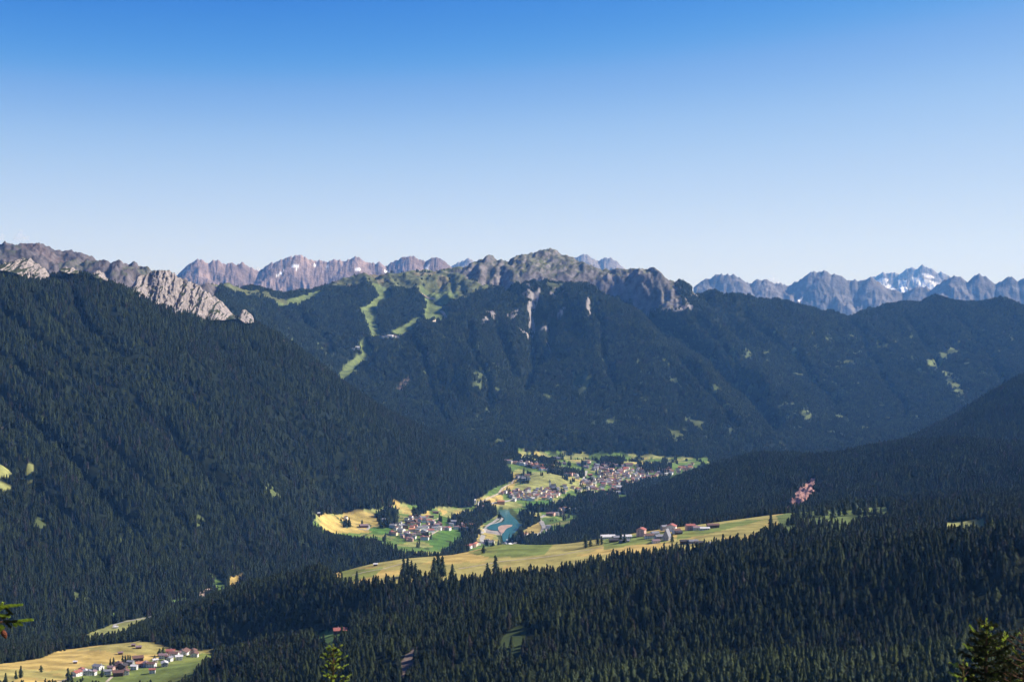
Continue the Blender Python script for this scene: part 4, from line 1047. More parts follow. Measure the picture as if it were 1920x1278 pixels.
def house_mesh_roof(w, d, h, rise, o=.9, t=.35):
    a, b = w / 2 + o, d / 2 + o
    k = rise / (d / 2); lo = h - k * o + .08; hi = h + rise + .08
    v = []
    for x in (-a, a):
        v += [(x, -b, lo), (x, 0, hi), (x, b, lo), (x, -b, lo + t), (x, 0, hi + t), (x, b, lo + t)]
    f = [(3, 4, 10, 9), (4, 5, 11, 10), (0, 6, 7, 1), (1, 7, 8, 2), (0, 3, 9, 6), (2, 8, 11, 5), (0, 1, 4, 3), (1, 2, 5, 4), (6, 9, 10, 7), (7, 10, 11, 8)]
    return v, f
HOUSES = {}
ORD = 'first second third fourth fifth sixth seventh eighth ninth tenth eleventh twelfth thirteenth fourteenth fifteenth sixteenth'.split()
def house(px, py, r0, w, wall, roof, label, group, detail=0, rot=None, aspect=.78, floors=3.0, name='house', pitch=.42, cat='house'):
    x, y, z, r = ground(px, py, r0)
    d = w * aspect; h = floors * 2.8; rise = d / 2 * pitch
    if rot is None: rot = R_.choice((0, 90)) + R_.uniform(-28, 28)
    e = bpy.data.objects.new(name, None); col.objects.link(e); e.empty_display_size = 2
    e.location = (x, y, z); e.rotation_euler = (0, 0, math.radians(rot))
    tag(e, label, cat, group)
    wl = link_mesh('wall', *house_mesh_wall(w, d, h, rise), M_W[wall], e)
    rf = link_mesh('roof', *house_mesh_roof(w, d, h, rise), M_R[roof], e)
    cx = w * R_.uniform(-.3, .3)
    v, f = box(cx - .45, cx + .45, d * .12, d * .12 + .9, h + rise * .5, h + rise + 1.3)
    link_mesh('chimney', v, f, M_CHIM, rf)
    if detail:
        nf = max(1, int(floors)); nw = max(2, int(w / 3.6))
        me_w = None
        for side in (-1, 1):
            for fl in range(nf):
                for k in range(nw):
                    X_ = -w / 2 + w * (k + .5) / nw; Z_ = .9 + fl * 2.8
                    if me_w is None:
                        v, f = box(-.55, .55, -.05, .05, 0, 1.3); me_w = mesh_of('window', v, f, M_GLASS)
                    o = bpy.data.objects.new('window', me_w); col.objects.link(o); o.parent = e; o.location = (X_, side * (d / 2 + .03), Z_)
        for side in (-1, 1):
            for fl in range(nf):
                for k in range(2):
                    o = bpy.data.objects.new('window', me_w); col.objects.link(o); o.parent = e
                    o.location = (side * (w / 2 + .03), d * (-.22 + .44 * k), .9 + fl * 2.8); o.rotation_euler = (0, 0, math.pi / 2)
        if floors > 2 and wall != 'wooden' or detail > 1:
            v, f = box(w / 2, w / 2 + 1.2, -d * .42, d * .42, 2.8, 3.7)
            link_mesh('balcony', v, f, M_WOOD, e)
    return e
def village(group, where, items, r0, k, off, base_w, detail=0, rows=1, name='house', jitter=.18):
    """items: (u, v, wall, roof[, size]) in crop units; px = off + u / k. Labels count from the left within each row"""
    L = [(off[0] + it[0] / k, off[1] + it[1] / k) + tuple(it[2:]) for it in items]
    L.sort(key=lambda q: q[1])
    n = len(L); per = math.ceil(n / rows)
    rown = {1: [''], 2: ['back row, ', 'front row, '], 3: ['back row, ', 'middle row, ', 'front row, '], 4: ['back row of ', 'second row of ', 'third row of ', 'front row of ']}[rows]
    for ri in range(rows):
        row = sorted(L[ri * per:(ri + 1) * per], key=lambda q: q[0])
        for i, q in enumerate(row):
            s = (q[4] if len(q) > 4 else 1.0) * (1.15 if not detail else 1.0) * R_.uniform(1 - jitter, 1 + jitter)
            lab = '%s house with %s roof, %s from left, %s%s' % (q[2], q[3], ORD[i] if i < 16 else 'far right', rown[ri], where)
            house(q[0], q[1], r0, base_w * s, q[2], q[3], lab, group, detail, floors=2.0 if detail else 3.0)
            if len(lab.split()) > 16: print('LONG', lab)
def autocol(pts, seed, pal=('white', 'cream', 'pink', 'white', 'white', 'wooden', 'grey'), rp=('brown', 'grey', 'red', 'mauve', 'dark', 'grey', 'orange')):
    rr = random.Random(seed)
    out = []
    for p in pts:
        w_ = p[2] if len(p) > 2 and p[2] else rr.choice(pal); r_ = p[3] if len(p) > 3 else rr.choice(rp)
        s_ = p[4] if len(p) > 4 else rr.uniform(.85, 1.2)
        out.append((p[0], p[1], w_, r_, s_))
    return out
# village beside the lake
S1 = [(570, 375, 'wooden', 'brown', 1.3), (640, 400, 'cream', 'grey'), (460, 490, 'wooden', 'dark', 1.5), (560, 470, 'wooden', 'brown'), (620, 520), (700, 420, 'white', 'grey'), (790, 460, 'pink', 'mauve'), (830, 470, 'white', 'orange'), (165, 560, 'white', 'grey', 1.2), (300, 570, 'white', 'grey'), (380, 570, 'wooden', 'dark'),
      (130, 680, 'pink', 'red'), (190, 700, 'cream', 'brown'), (310, 640, 'white', 'grey', 1.2), (410, 690, 'white', 'mauve', 1.2), (500, 630, 'cream', 'orange', 1.1), (580, 690, 'wooden', 'dark'), (620, 690, 'cream', 'brown'), (330, 750, 'pink', 'mauve'), (420, 800, 'pink', 'red'), (490, 805, 'pink', 'mauve'), (540, 760, 'white', 'dark')]
S2 = [(650, 600, 'white', 'grey'), (720, 660, 'white', 'grey', 1.3), (740, 700, 'wooden', 'dark'), (700, 775, 'white', 'red', 1.3), (770, 780, 'white', 'brown'), (840, 650, 'white', 'red', 1.2), (850, 580, 'wooden', 'dark', 1.2), (790, 525, 'pink', 'brown'), (940, 550, 'white', 'mauve'), (905, 605, 'white', 'grey'), (1000, 600, 'white', 'grey'), (990, 540, 'wooden', 'brown'), (880, 500, 'white', 'mauve'), (760, 590, 'white', 'grey')]
S3 = [(1100, 600, 'pink', 'mauve', 1.1), (1160, 605, 'white', 'red'), (1210, 535, 'white', 'grey'), (1260, 490, 'grey', 'grey', 1.3), (1360, 535, 'white', 'mauve', 1.1), (1300, 585, 'white', 'mauve'), (1440, 565, 'pink', 'mauve'), (1470, 612, 'white', 'dark', 1.1), (1510, 550, 'orange', 'orange', 1.1), (1565, 535, 'pink', 'orange', 1.2), (1390, 590, 'white', 'red')]
village('houses of the lakeside village', 'west half of lakeside village', autocol(S1, 1), 3.95, 9.6, (720, 930), 14, 0, 3)
village('houses of the lakeside village', 'centre of lakeside village', autocol(S2, 2), 3.95, 9.6, (720, 930), 14, 0, 2)
village('houses of the lakeside village', 'lakeward end of lakeside village', autocol(S3, 3), 3.95, 9.6, (720, 930), 14, 0, 1)
house(873, 961, 4.0, 22, 'white', 'pale', 'long white hotel at the forest edge above the lakeside village', None, 0, 8, .5, 2)
house(817, 962, 4.0, 20, 'wooden', 'brown', 'long dark barn against the forest above the lakeside village', None, 0, 5, .5, 2, 'barn', cat='barn')
house(808, 970, 4.0, 18, 'wooden', 'dark', 'dark barn beside the track behind the lakeside village', None, 0, 10, .55, 2, 'barn', cat='barn')
house(682, 988, 4.0, 26, 'wooden', 'mauve', 'large dark farmhouse with a pale curved yard on the hay meadow', None, 0, 20, .7, 2.4)
road('yard', [(672, 991), (680, 992), (688, 993), (692, 989), (690, 984), (684, 982)], 9, 4.0, M_ROAD, .6)
house(720, 977, 4.0, 13, 'white', 'grey', 'small grey roofed house alone on the green slope', None, 0, 15)
house(648, 973, 4.0, 13, 'white', 'dark', 'small white barn at the upper edge of the hay meadow', None, 0, 80, name='barn', cat='barn')
house(732, 954, 4.0, 15, 'white', 'red', 'red roofed chalet in the clearing above the hay meadow', None, 0, 10)
house(597, 966, 4.0, 10, 'wooden', 'pale', 'tiny hut at the left tip of the hay meadow', None, 0, 10, name='hut', cat='hut')
house(903, 952, 4.3, 16, 'white', 'mauve', 'mauve roofed house beside the road at the tunnel mouth', None, 0, 15)
house(939, 944, 4.5, 26, 'orange', 'orange', 'large orange hotel above the upper end of the lake', None, 0, 10, .6, 3.5)
# houses round the lower end of the lake
village('houses below the dam', 'group at the bottom of the valley road', autocol([(110, 795, 'white', 'red'), (150, 790, 'white', 'red'), (185, 775, 'pink', 'red'), (210, 770, 'cream', 'red'), (235, 755, 'cream', 'orange'), (270, 745, 'white', 'brown'), (385, 715, 'wooden', 'dark'), (410, 730, 'grey', 'dark'), (440, 742, 'white', 'grey'), (455, 728, 'white', 'dark')], 5), 4.0, 7.38, (860, 920), 13)
village('houses beside the lake outlet', 'the group beside the lake outlet', autocol([(920, 625, 'white', 'orange', 1.4), (890, 650, 'white', 'grey'), (850, 660, 'grey', 'dark'), (1050, 635, 'white', 'grey', 1.2), (1010, 650, 'white', 'grey'), (700, 770, 'white', 'pale'), (640, 760, 'white', 'grey')], 6), 4.2, 7.38, (860, 920), 13)
village('houses on the right bank', 'right bank of the lake', autocol([(1250, 340, 'wooden', 'brown', 1.4), (1290, 335, 'pink', 'mauve', 1.3), (1400, 275, 'cream', 'brown', 1.2), (1460, 255, 'white', 'orange', 1.3), (1530, 275, 'white', 'pale'), (1600, 275, 'white', 'grey'), (1430, 315, 'pink', 'mauve'), (1360, 330, 'white', 'grey'), (1680, 262, 'white', 'grey'), (1240, 515, 'white', 'grey')], 7), 4.3, 7.38, (860, 920), 13)
# the town
village('houses of the town', 'terrace above the town meadow', autocol([(270, 240, 'white', 'grey'), (300, 255, 'white', 'mauve'), (350, 265), (440, 275, 'pink', 'mauve'), (490, 285, 'grey', 'mauve'), (540, 295), (600, 305, 'white', 'pale'), (640, 305, 'white', 'red'), (690, 325, 'pink', 'mauve'), (740, 325, 'cream', 'red'), (800, 320, 'cream', 'orange'), (830, 335, 'white', 'mauve')], 8), 4.9, 9.6, (920, 840), 17)
village('houses of the town', 'row at the wood above the meadow', autocol([(930, 335, 'pink', 'red', 1.3), (900, 395, 'white', 'red'), (945, 395, 'white', 'red'), (1040, 362, 'pink', 'mauve', 1.4), (1060, 415, 'white', 'mauve'), (1040, 412, 'white', 'grey'), (1120, 405, 'white', 'brown'), (1150, 425, 'grey', 'mauve'), (1200, 435, 'white', 'mauve'), (1245, 425, 'white', 'grey', 1.2)], 9), 4.9, 9.6, (920, 840), 15)
village('houses of the town', 'right end of the meadow ridge', autocol([(1350, 485, 'white', 'red'), (1400, 455, 'pink', 'red', 1.7), (1430, 485, 'pink', 'red', 1.2), (1480, 485, 'white', 'red', 1.2), (1540, 505, 'white', 'grey', 1.2), (1560, 548, 'white', 'grey'), (1640, 485, 'white', 'dark', 1.2)], 10), 4.9, 9.6, (920, 840), 15)
village('houses of the town', 'small group on the town meadow', autocol([(500, 535, 'white', 'mauve'), (590, 550, 'grey', 'grey', 1.2), (660, 515, 'cream', 'brown', 1.2), (680, 575, 'white', 'dark'), (600, 575, 'white', 'grey')], 11), 4.9, 9.6, (920, 840), 14)
village('houses of the town', 'near side of town', autocol([(260, 805, 'white', 'grey'), (350, 835, 'pink', 'red', 1.2), (370, 875, 'white', 'mauve'), (400, 895, 'white', 'mauve'), (430, 945, 'white', 'grey'), (500, 865, 'pink', 'brown'), (550, 865, 'white', 'dark'), (600, 925, 'white', 'red'), (650, 925, 'white', 'dark', 1.2), (700, 935, 'white', 'mauve'), (740, 935, 'white', 'pale'), (670, 775, 'white', 'mauve'), (780, 835, 'white', 'mauve'), (830, 875, 'white', 'red'),
    (890, 865, 'white', 'red'), (940, 875, 'white', 'dark'), (980, 872, 'pink', 'brown'), (940, 805, 'white', 'mauve'), (1000, 765, 'white', 'mauve')], 12), 4.5, 9.6, (920, 840), 14, 0, 2)
village('houses of the town', 'town centre', autocol([(1050, 845, 'white', 'mauve'), (1100, 835, 'white', 'red'), (1130, 758, 'wooden', 'dark', 1.4), (1170, 755, 'white', 'grey'), (1210, 745, 'white', 'mauve'), (1160, 805, 'pink', 'mauve'), (1200, 845, 'white', 'mauve'), (1050, 905, 'white', 'mauve'), (1080, 935, 'white', 'pale'), (1330, 695, 'white', 'brown'), (1480, 725, 'cream', 'brown'), (1350, 745, 'white', 'grey'), (1560, 765, 'white', 'red'), (1600, 755, 'cream', 'brown'), (1790, 655, 'pink', 'mauve'), (1850, 725, 'pink', 'mauve', 1.2), (1720, 635, 'white', 'grey'), (1690, 595, 'white', 'grey')], 13), 4.7, 9.6, (920, 840), 14, 0, 2)
village('houses of the town', 'far edge of town', autocol([(1130, 195), (1160, 190), (1220, 202), (1190, 275, 'pink', 'brown', 1.5), (1240, 295), (1330, 295), (1580, 295), (1640, 315), (1740, 268, 'white', 'brown', 1.6), (1730, 355, 'white', 'grey'), (1770, 295), (1860, 395), (1900, 375), (1790, 505)], 14), 5.0, 9.6, (920, 840), 15, 0, 1)
village('houses of the town', 'edge of the wood before town', autocol([(1510, 935, 'white', 'grey'), (1280, 985, 'pink', 'mauve'), (1870, 985, 'cream', 'pale'), (1120, 1000)], 15), 4.6, 9.6, (920, 840), 13)
village('houses of the town', 'upper right of town', autocol([(160, 225, 'white', 'brown', 1.3), (150, 295), (270, 325, 'pink', 'mauve'), (310, 318), (540, 335, 'cream', 'orange', 1.2), (565, 322), (520, 352), (650, 355, 'white', 'mauve', 1.3), (690, 355, 'cream', 'red', 1.3), (740, 325, 'cream', 'red', 1.3), (780, 315, 'white', 'mauve'), (720, 302, 'pink', 'mauve'), (790, 265, 'cream', 'brown', 1.7)], 16), 5.2, 8, (1080, 840), 15, 0, 1)
village('houses of the town', 'middle right of town', autocol([(760, 415, 'grey', 'mauve', 1.3), (790, 425, 'white', 'mauve', 1.2), (720, 415), (850, 455), (900, 395, 'white', 'grey'), (910, 475), (950, 465, 'white', 'grey'), (400, 495), (450, 485, 'white', 'mauve', 1.2), (500, 485, 'pink', 'mauve', 1.2), (530, 488), (600, 495, 'pink', 'red', 1.3), (650, 505, 'white', 'grey'), (690, 525), (730, 530, 'pink', 'red', 1.3), (770, 530, 'pink', 'mauve'), (830, 525), (870, 510, 'white', 'brown'), (480, 535), (430, 535), (390, 525), (640, 535)], 17), 5.0, 8, (1080, 840), 14, 0, 2)
village('houses of the town', 'lower right of town', autocol([(210, 545), (230, 595), (250, 615, 'pink', 'mauve'), (380, 605), (540, 615), (560, 625), (600, 645), (650, 605, 'white', 'pale', 1.2), (680, 595, 'white', 'pale', 1.2), (605, 690, 'grey', 'grey', 1.9), (490, 720, 'cream', 'orange', 1.3), (20, 625), (45, 645), (65, 635)], 18), 4.8, 8, (1080, 840), 14, 0, 1)
village('houses of the town', 'far right end of town', autocol([(1130, 435, 'pink', 'brown', 1.3), (1080, 435, 'white', 'grey'), (1070, 385), (1210, 415), (1250, 395, 'grey', 'mauve', 1.4), (1350, 405, 'white', 'pale'), (1380, 345, 'orange', 'orange', 1.5), (1410, 355), (1440, 365), (1560, 305), (1600, 305), (1250, 295), (1240, 245), (1400, 245, 'white', 'pale', 1.5), (1720, 305)], 19), 5.0, 8, (1080, 840), 14, 0, 1)
# hamlet at the lower left
village('houses of the hamlet at lower left', 'hamlet at lower left', autocol([(100, 525, 'white', 'red', 1.2), (170, 488, 'white', 'red'), (225, 508, 'white', 'pale', .9), (275, 515, 'white', 'grey', .8), (400, 440, 'white', 'grey', 1.3), (340, 515, 'white', 'mauve', .8), (530, 508, 'white', 'grey', 1.1), (580, 455, 'pink', 'mauve', 1.1), (690, 410, 'wooden', 'brown', 1.3), (750, 430, 'wooden', 'dark', 1.2),
    (680, 525, 'wooden', 'brown', 1.6), (780, 508, 'white', 'brown', 1.1), (980, 400, 'pink', 'orange', 1.2), (1060, 398, 'white', 'mauve'), (1140, 405, 'white', 'brown', 1.1), (950, 320, 'wooden', 'brown', 1.3), (850, 378, 'grey', 'grey', .9), (900, 440, 'white', 'pale', .8), (1150, 490, 'white', 'red', .9), (1190, 352, 'cream', 'pale', .8)], 20), 1.75, 7.385, (130, 1195), 9.5, 1, 2)
village('houses of the hamlet at lower left', 'upper part of lower left hamlet', autocol([(1300, 285, 'white', 'mauve', 1.2), (1370, 305, 'wooden', 'brown'), (1400, 225, 'pink', 'red', 1.3), (1450, 262, 'white', 'brown', 1.2), (1500, 252, 'white', 'mauve', 1.1), (1590, 232, 'white', 'brown', 1.7), (1520, 305, 'white', 'pale', 1.1), (1720, 225, 'cream', 'brown', 1.4), (1735, 262, 'white', 'brown', 1.2), (1320, 395, 'grey', 'pale', 1.3), (1390, 325, 'white', 'grey', .8)], 21), 1.75, 7.385, (130, 1195), 9.5, 1, 1)
for i, (px, py, w, lab) in enumerate(((226, 1226, 6.5, 'lowest of three small barns on the golden meadow above the hamlet'), (250, 1211, 5.5, 'farthest small barn on the golden meadow above the hamlet'), (260, 1215, 8, 'largest small barn on the golden meadow above the hamlet'), (141, 1243, 5, 'small pale hut alone on the golden meadow left of the barns'))):
    house(px, py, 1.9, w, 'wooden', 'mauve' if i < 3 else 'pale', lab, 'barns on the golden meadow', 0, 12, .75, 1.1, 'barn', cat='barn')
house(218, 1177, 2.6, 7, 'white', 'pale', 'small white hut on the river meadow beside the pale road', None, 0, 15, .8, 1.2, 'hut', cat='hut')
house(188, 1199, 2.5, 8, 'white', 'brown', 'small white house at the wood edge below the river meadow', None, 0, 60, .8, 1.6)
# hamlet on the bench
HB = dict(k=8.727, ox=1120, oy=960)
def hb(u, v): return HB['ox'] + u / HB['k'], HB['oy'] + v / HB['k']
for u, v, w, wall, roof, lab, rot, asp, fl in (
        (170, 425, 24, 'white', 'pale', 'long white roofed shed at the left end of the bench hamlet', 8, .55, 1.3), (320, 445, 13, 'grey', 'grey', 'grey roofed house beside the long white shed', 15, .7, 1.6), (265, 485, 14, 'wooden', 'dark', 'dark barn in front of the long white shed', 5, .6, 1.4),
        (480, 440, 15, 'white', 'pale', 'pale roofed house right of the white shed', 10, .7, 2), (440, 490, 16, 'grey', 'grey', 'low grey roofed shed at the wood edge of the bench hamlet', 6, .5, 1.2),
        (720, 390, 15, 'pink', 'red', 'tall terracotta house with red roof in the bench hamlet', 70, .9, 4.2), (850, 425, 15, 'white', 'brown', 'white house with brown roof beside the terracotta house', 5, .7, 2), (940, 385, 12, 'white', 'grey', 'small grey roofed house in the middle of the bench hamlet', 20, .8, 2),
        (1015, 440, 14, 'grey', 'grey', 'grey house left of the steep roofed chapel', 15, .8, 2), (960, 500, 12, 'white', 'mauve', 'mauve roofed house at the road of the bench hamlet', 8, .7, 1.5),
        (1215, 310, 17, 'white', 'red', 'large white gabled hotel with red roof in the bench hamlet', 75, .9, 3.4), (1295, 340, 12, 'white', 'brown', 'white house right of the red roofed hotel', 30, .8, 2), (1110, 290, 14, 'grey', 'grey', 'grey house left of the red roofed hotel', 20, .7, 2.4), (1330, 355, 11, 'wooden', 'dark', 'dark hut at the lower right of the red roofed hotel', 10, .8, 1.3),
        (1520, 290, 15, 'pink', 'red', 'pink hotel standing alone on the green slope', 12, .7, 3), (1620, 285, 12, 'white', 'mauve', 'small house right of the pink hotel', 12, .8, 1.6), (1755, 285, 16, 'white', 'pale', 'low pale building between pink hotel and long barn', 6, .5, 1.1), (1890, 255, 20, 'wooden', 'brown', 'long brown barn at the top of the green slope', 8, .5, 2),
        (1450, 510, 18, 'wooden', 'dark', 'long dark shed at the lower edge of the bench meadow', 5, .5, 1.5), (1570, 505, 14, 'grey', 'grey', 'grey shed right of the long dark shed', 8, .6, 1.4), (1670, 530, 14, 'wooden', 'dark', 'dark shed half hidden by the spruces below the meadow', 6, .6, 1.4), (1900, 540, 14, 'wooden', 'grey', 'rightmost shed at the lower edge of the bench meadow', 6, .6, 1.4)):
    px, py = hb(u, v)
    house(px, py, 2.16, w, wall, roof, lab, 'buildings of the bench hamlet', 1, rot, asp, fl)
# chapel with a steep roof
e = house(hb(1140, 455)[0], hb(1140, 455)[1], 2.16, 13, 'grey', 'grey', 'grey chapel with a very steep roof in the bench hamlet', None, 1, 65, .75, 2.6, 'chapel', 2.3, 'chapel')
house(638, 1186, 1.55, 17, 'wooden', 'red', 'lone red roofed farmhouse on a green clearing in the near forest', None, 1, 12, .7, 1.6)
house(1717, 946, 2.4, 14, 'white', 'grey', 'white house with blue grey roof between spruces on the right slope', None, 1, 18, .8, 2.2)
house(642, 1055, 2.2, 8, 'wooden', 'mauve', 'small dark chalet at the back edge of the bench meadow', None, 0, 10, .8, 1.6, name='hut', cat='hut') if False else None
house(698, 1051, 2.25, 9, 'wooden', 'red', 'small red roofed chalet at the back edge of the long bench meadow', None, 0, 12, .8, 1.6)
house(704, 1060, 2.2, 6, 'wooden', 'pale', 'small pale roofed barn on the left part of the bench meadow', None, 0, 10, .8, 1.1, 'barn', cat='barn')
house(655, 1058, 2.2, 5, 'white', 'pale', 'tiny white hut at the left end of the bench meadow', None, 0, 10, .8, 1.0, 'hut', cat='hut')
village('ski station buildings', 'ski station on the saddle', [(718, 634, 'white', 'pale', 1), (724, 633, 'white', 'grey', 1.2), (731, 632, 'white', 'pale', 1.3), (738, 632, 'white', 'brown', 1), (746, 633, 'grey', 'pale', .8)], 7.9, 1, (0, 0), 26)
village('lift station buildings', 'lift station on the ski run', [(670, 653, 'white', 'pale', 1), (662, 656, 'white', 'grey', .8)], 7.3, 1, (0, 0), 24)
# the crowded rest of the town: small houses filling the gaps
rf_ = random.Random(77)
spots = [(o.location.x, o.location.y) for o in col.objects if o.name.startswith('house') and o.type == 'EMPTY']
def fill(poly, n, r0, where, w):
    P = np.array(poly, float); done = 0; tries = 0
    while done < n and tries < n * 30:
        tries += 1
        px = rf_.uniform(P[:, 0].min(), P[:, 0].max()); py = rf_.uniform(P[:, 1].min(), P[:, 1].max())
        if not in_poly(np.array([px]), np.array([py]), poly)[0]: continue
        x, y, z, r = ground(px, py, r0)
        if min((x - a) ** 2 + (y - b) ** 2 for a, b in spots) < (w * 1.25) ** 2: continue
        spots.append((x, y)); done += 1
        ww = w * rf_.uniform(.85, 1.25); rot = math.radians(rf_.choice((0, 90)) + rf_.uniform(-28, 28)); dd = ww * .78
        cr, sr = math.cos(rot), math.sin(rot)
        for (vv, ff), mi in ((house_mesh_wall(ww, dd, 8.4, dd * .21), rf_.randrange(3)), (house_mesh_roof(ww, dd, 8.4, dd * .21), 3 + rf_.randrange(5))):
            b_ = len(FILL_V)
            FILL_V.extend((x + a * cr - b * sr, y + a * sr + b * cr, z + c) for a, b, c in vv)
            for q in ff: FILL_F.append(tuple(i + b_ for i in q)); FILL_M.append(mi)
FILL_V, FILL_F, FILL_M = [], [], []
fill([(1090, 905), (1130, 885), (1180, 885), (1215, 890), (1200, 905), (1160, 920), (1100, 925)], 72, 5.0, 'crowded into the town centre', 14)
fill([(1110, 870), (1180, 870), (1245, 880), (1300, 870), (1290, 884), (1200, 900), (1130, 892)], 64, 5.2, 'on the far side of the town', 14)
fill([(935, 925), (975, 918), (1040, 914), (1060, 925), (1030, 938), (960, 936)], 30, 4.6, 'at the near edge of the town', 13)
fill([(950, 866), (1000, 868), (1040, 876), (1040, 882), (980, 874)], 20, 5.2, 'along the terrace above the meadow', 14)
fill([(735, 990), (760, 972), (800, 970), (830, 985), (800, 1005), (760, 1012)], 26, 3.95, 'packed into the lakeside village', 12)
fo = link_mesh('small_town_houses', FILL_V, FILL_F, M_W['white'])
for k_ in ('cream', 'pink'): fo.data.materials.append(M_W[k_])
for k_ in ('grey', 'brown', 'mauve', 'red', 'dark'): fo.data.materials.append(M_R[k_])
fo.data.polygons.foreach_set('material_index', FILL_M)
tag(fo, kind='stuff')
# weir, tunnel mouths
def slab(name, pts, z0, z1, mat, label, cat):
    P = [ground(px, py, 4.2) for px, py in pts]
    v = [(p[0], p[1], z0) for p in P] + [(p[0], p[1], z1) for p in P]; n = len(P)
    f = [tuple(range(n, 2 * n))] + [(i, (i + 1) % n, n + (i + 1) % n, n + i) for i in range(n)]
    return tag(link_mesh(name, v, f, mat), label, cat)
M_CONC = noisy('concrete', (.55, .54, .52), .15, .3)
slab('dam', [(949, 1015), (964, 1014), (965, 1016), (950, 1017)], -3, 6, M_CONC, 'pale concrete dam at the lower end of the lake', 'dam')
slab('tunnel_portal', [(889, 944), (893, 944), (892, 937), (890, 938)], 18, 34, M_CONC, 'white concrete tunnel portal at the forest edge by the valley road', 'portal')
slab('retaining_wall', [(896, 947), (905, 945), (906, 946), (896, 949)], 14, 31, M_CONC, 'white concrete wall right of the tunnel portal', 'wall')
# church of the town
def church(px, py, r0):
    x, y, z, r = ground(px, py, r0)
    e = bpy.data.objects.new('church', None); col.objects.link(e); e.location = (x, y, z); e.rotation_euler = (0, 0, .3)
    tag(e, 'small white church tower standing out of the town houses', 'church')
    v, f = box(-2.6, 2.6, -2.6, 2.6, -3, 22); link_mesh('tower', v, f, M_W['white'], e)
    link_mesh('spire', [(-3, -3, 22.02), (3, -3, 22.02), (3, 3, 22.02), (-3, 3, 22.02), (0, 0, 36)], [(0, 1, 4), (1, 2, 4), (2, 3, 4), (3, 0, 4)], M_R['dark'], e)
    v, f = house_mesh_wall(20, 11, 9, 6); v = [(a + 13, b, c) for a, b, c in v]; link_mesh('nave', v, f, M_W['white'], e)
    v, f = house_mesh_roof(20, 11, 9, 6); v = [(a + 13, b, c) for a, b, c in v]; link_mesh('roof', v, f, M_R['dark'], e)
church(1031, 914, 4.9)

# ------------------------------------------------------------------ trees that stand alone
SOLO = [  # px, py of the foot, height m, place
    (907, 1037, 15, 1, 'lone round tree on the bench meadow, in front of the valley houses'), (1098, 1027, 17, 0, 'leftmost dark spruce of the group at the right end of the bench meadow'), (1107, 1024, 14, 0, 'second spruce of the group at the right end of the bench meadow'), (1121, 1021, 15, 0, 'third spruce of the group at the right end of the bench meadow'), (1128, 1021, 12, 0, 'small spruce at the right of the bench meadow group'),
    (1164, 1017, 15, 0, 'left one of two spruces beside the white shed'), (1171, 1017, 15, 0, 'right one of two spruces beside the white shed'), (1260, 1016, 14, 0, 'dark spruce right of the grey chapel'), (638, 1074, 11, 0, 'round dark spruce at the left end of the bench meadow'), (641, 1098, 16, 0, 'tall spruce at the lower left edge of the bench meadow'), (669, 1096, 18, 0, 'tall pointed spruce before the left bench meadow'),
    (757, 1083, 22, 0, 'left tall spruce of the cluster before the bench meadow'), (764, 1080, 24, 0, 'tallest spruce of the left cluster before the bench meadow'), (772, 1082, 22, 0, 'third spruce of the left cluster before the bench meadow'), (779, 1084, 20, 0, 'right spruce of the left cluster before the bench meadow'), (814, 1080, 25, 0, 'left spruce of the dense clump before the bench meadow'), (822, 1078, 26, 0, 'tallest spruce of the dense clump before the bench meadow'), (830, 1082, 24, 0, 'right spruce of the dense clump before the bench meadow'), (848, 1086, 20, 0, 'single spruce right of the dense clump'), (914, 1084, 20, 0, 'pointed spruce below the lone round meadow tree'), (929, 1078, 22, 0, 'tall spruce at the near edge of the bench meadow'),
    (77, 1259, 11, 1, 'thin larch alone on the golden meadow at lower left'), (30, 1272, 10, 0, 'left dark tree of the pair on the golden meadow'), (39, 1270, 13, 0, 'right dark tree of the pair on the golden meadow'), (11, 1280, 11, 0, 'dark spruce at the lower left corner of the meadow'), (128, 1276, 14, 0, 'dark spruce at the left end of the hamlet'), (134, 1278, 10, 0, 'small spruce at the left end of the hamlet'), (207, 1247, 9, 0, 'left spruce of the pair above the hamlet'), (213, 1247, 11, 0, 'right spruce of the pair above the hamlet'),
    (230, 1244, 10, 0, 'first spruce of the dark row above the hamlet'), (235, 1243, 11, 0, 'second spruce of the dark row above the hamlet'), (240, 1243, 10, 0, 'third spruce of the dark row above the hamlet'), (244, 1242, 10, 0, 'last spruce of the dark row above the hamlet'), (299, 1230, 14, 1, 'left broad tree beside the upper hamlet'), (306, 1229, 15, 1, 'right broad tree beside the upper hamlet'), (290, 1236, 8, 1, 'low bushy tree between the two hamlet halves'), (192, 1268, 12, 0, 'dark spruce among the lower hamlet houses'), (155, 1275, 7, 1, 'small round tree among the left hamlet houses'), (262, 1247, 6, 1, 'small round tree behind the wooden hamlet house'),
    (1498, 975, 16, 0, 'first spruce on the green meadow strip right of the bench'), (1507, 973, 17, 0, 'second spruce on the green meadow strip right of the bench'), (1518, 972, 15, 0, 'third spruce on the green meadow strip right of the bench'), (1543, 968, 16, 0, 'fourth spruce on the green meadow strip right of the bench'), (1562, 972, 19, 0, 'fifth spruce on the green meadow strip right of the bench'), (1584, 966, 17, 0, 'sixth spruce on the green meadow strip right of the bench'), (1603, 966, 20, 0, 'seventh spruce on the green meadow strip right of the bench'), (1622, 968, 19, 0, 'eighth spruce on the green meadow strip right of the bench'), (1640, 962, 18, 0, 'last spruce on the green meadow strip right of the bench'),
    (1445, 990, 15, 0, 'spruce at the right end of the hay slope'), (1803, 1000, 14, 0, 'lone spruce on the small yellow clearing at the right'),
]
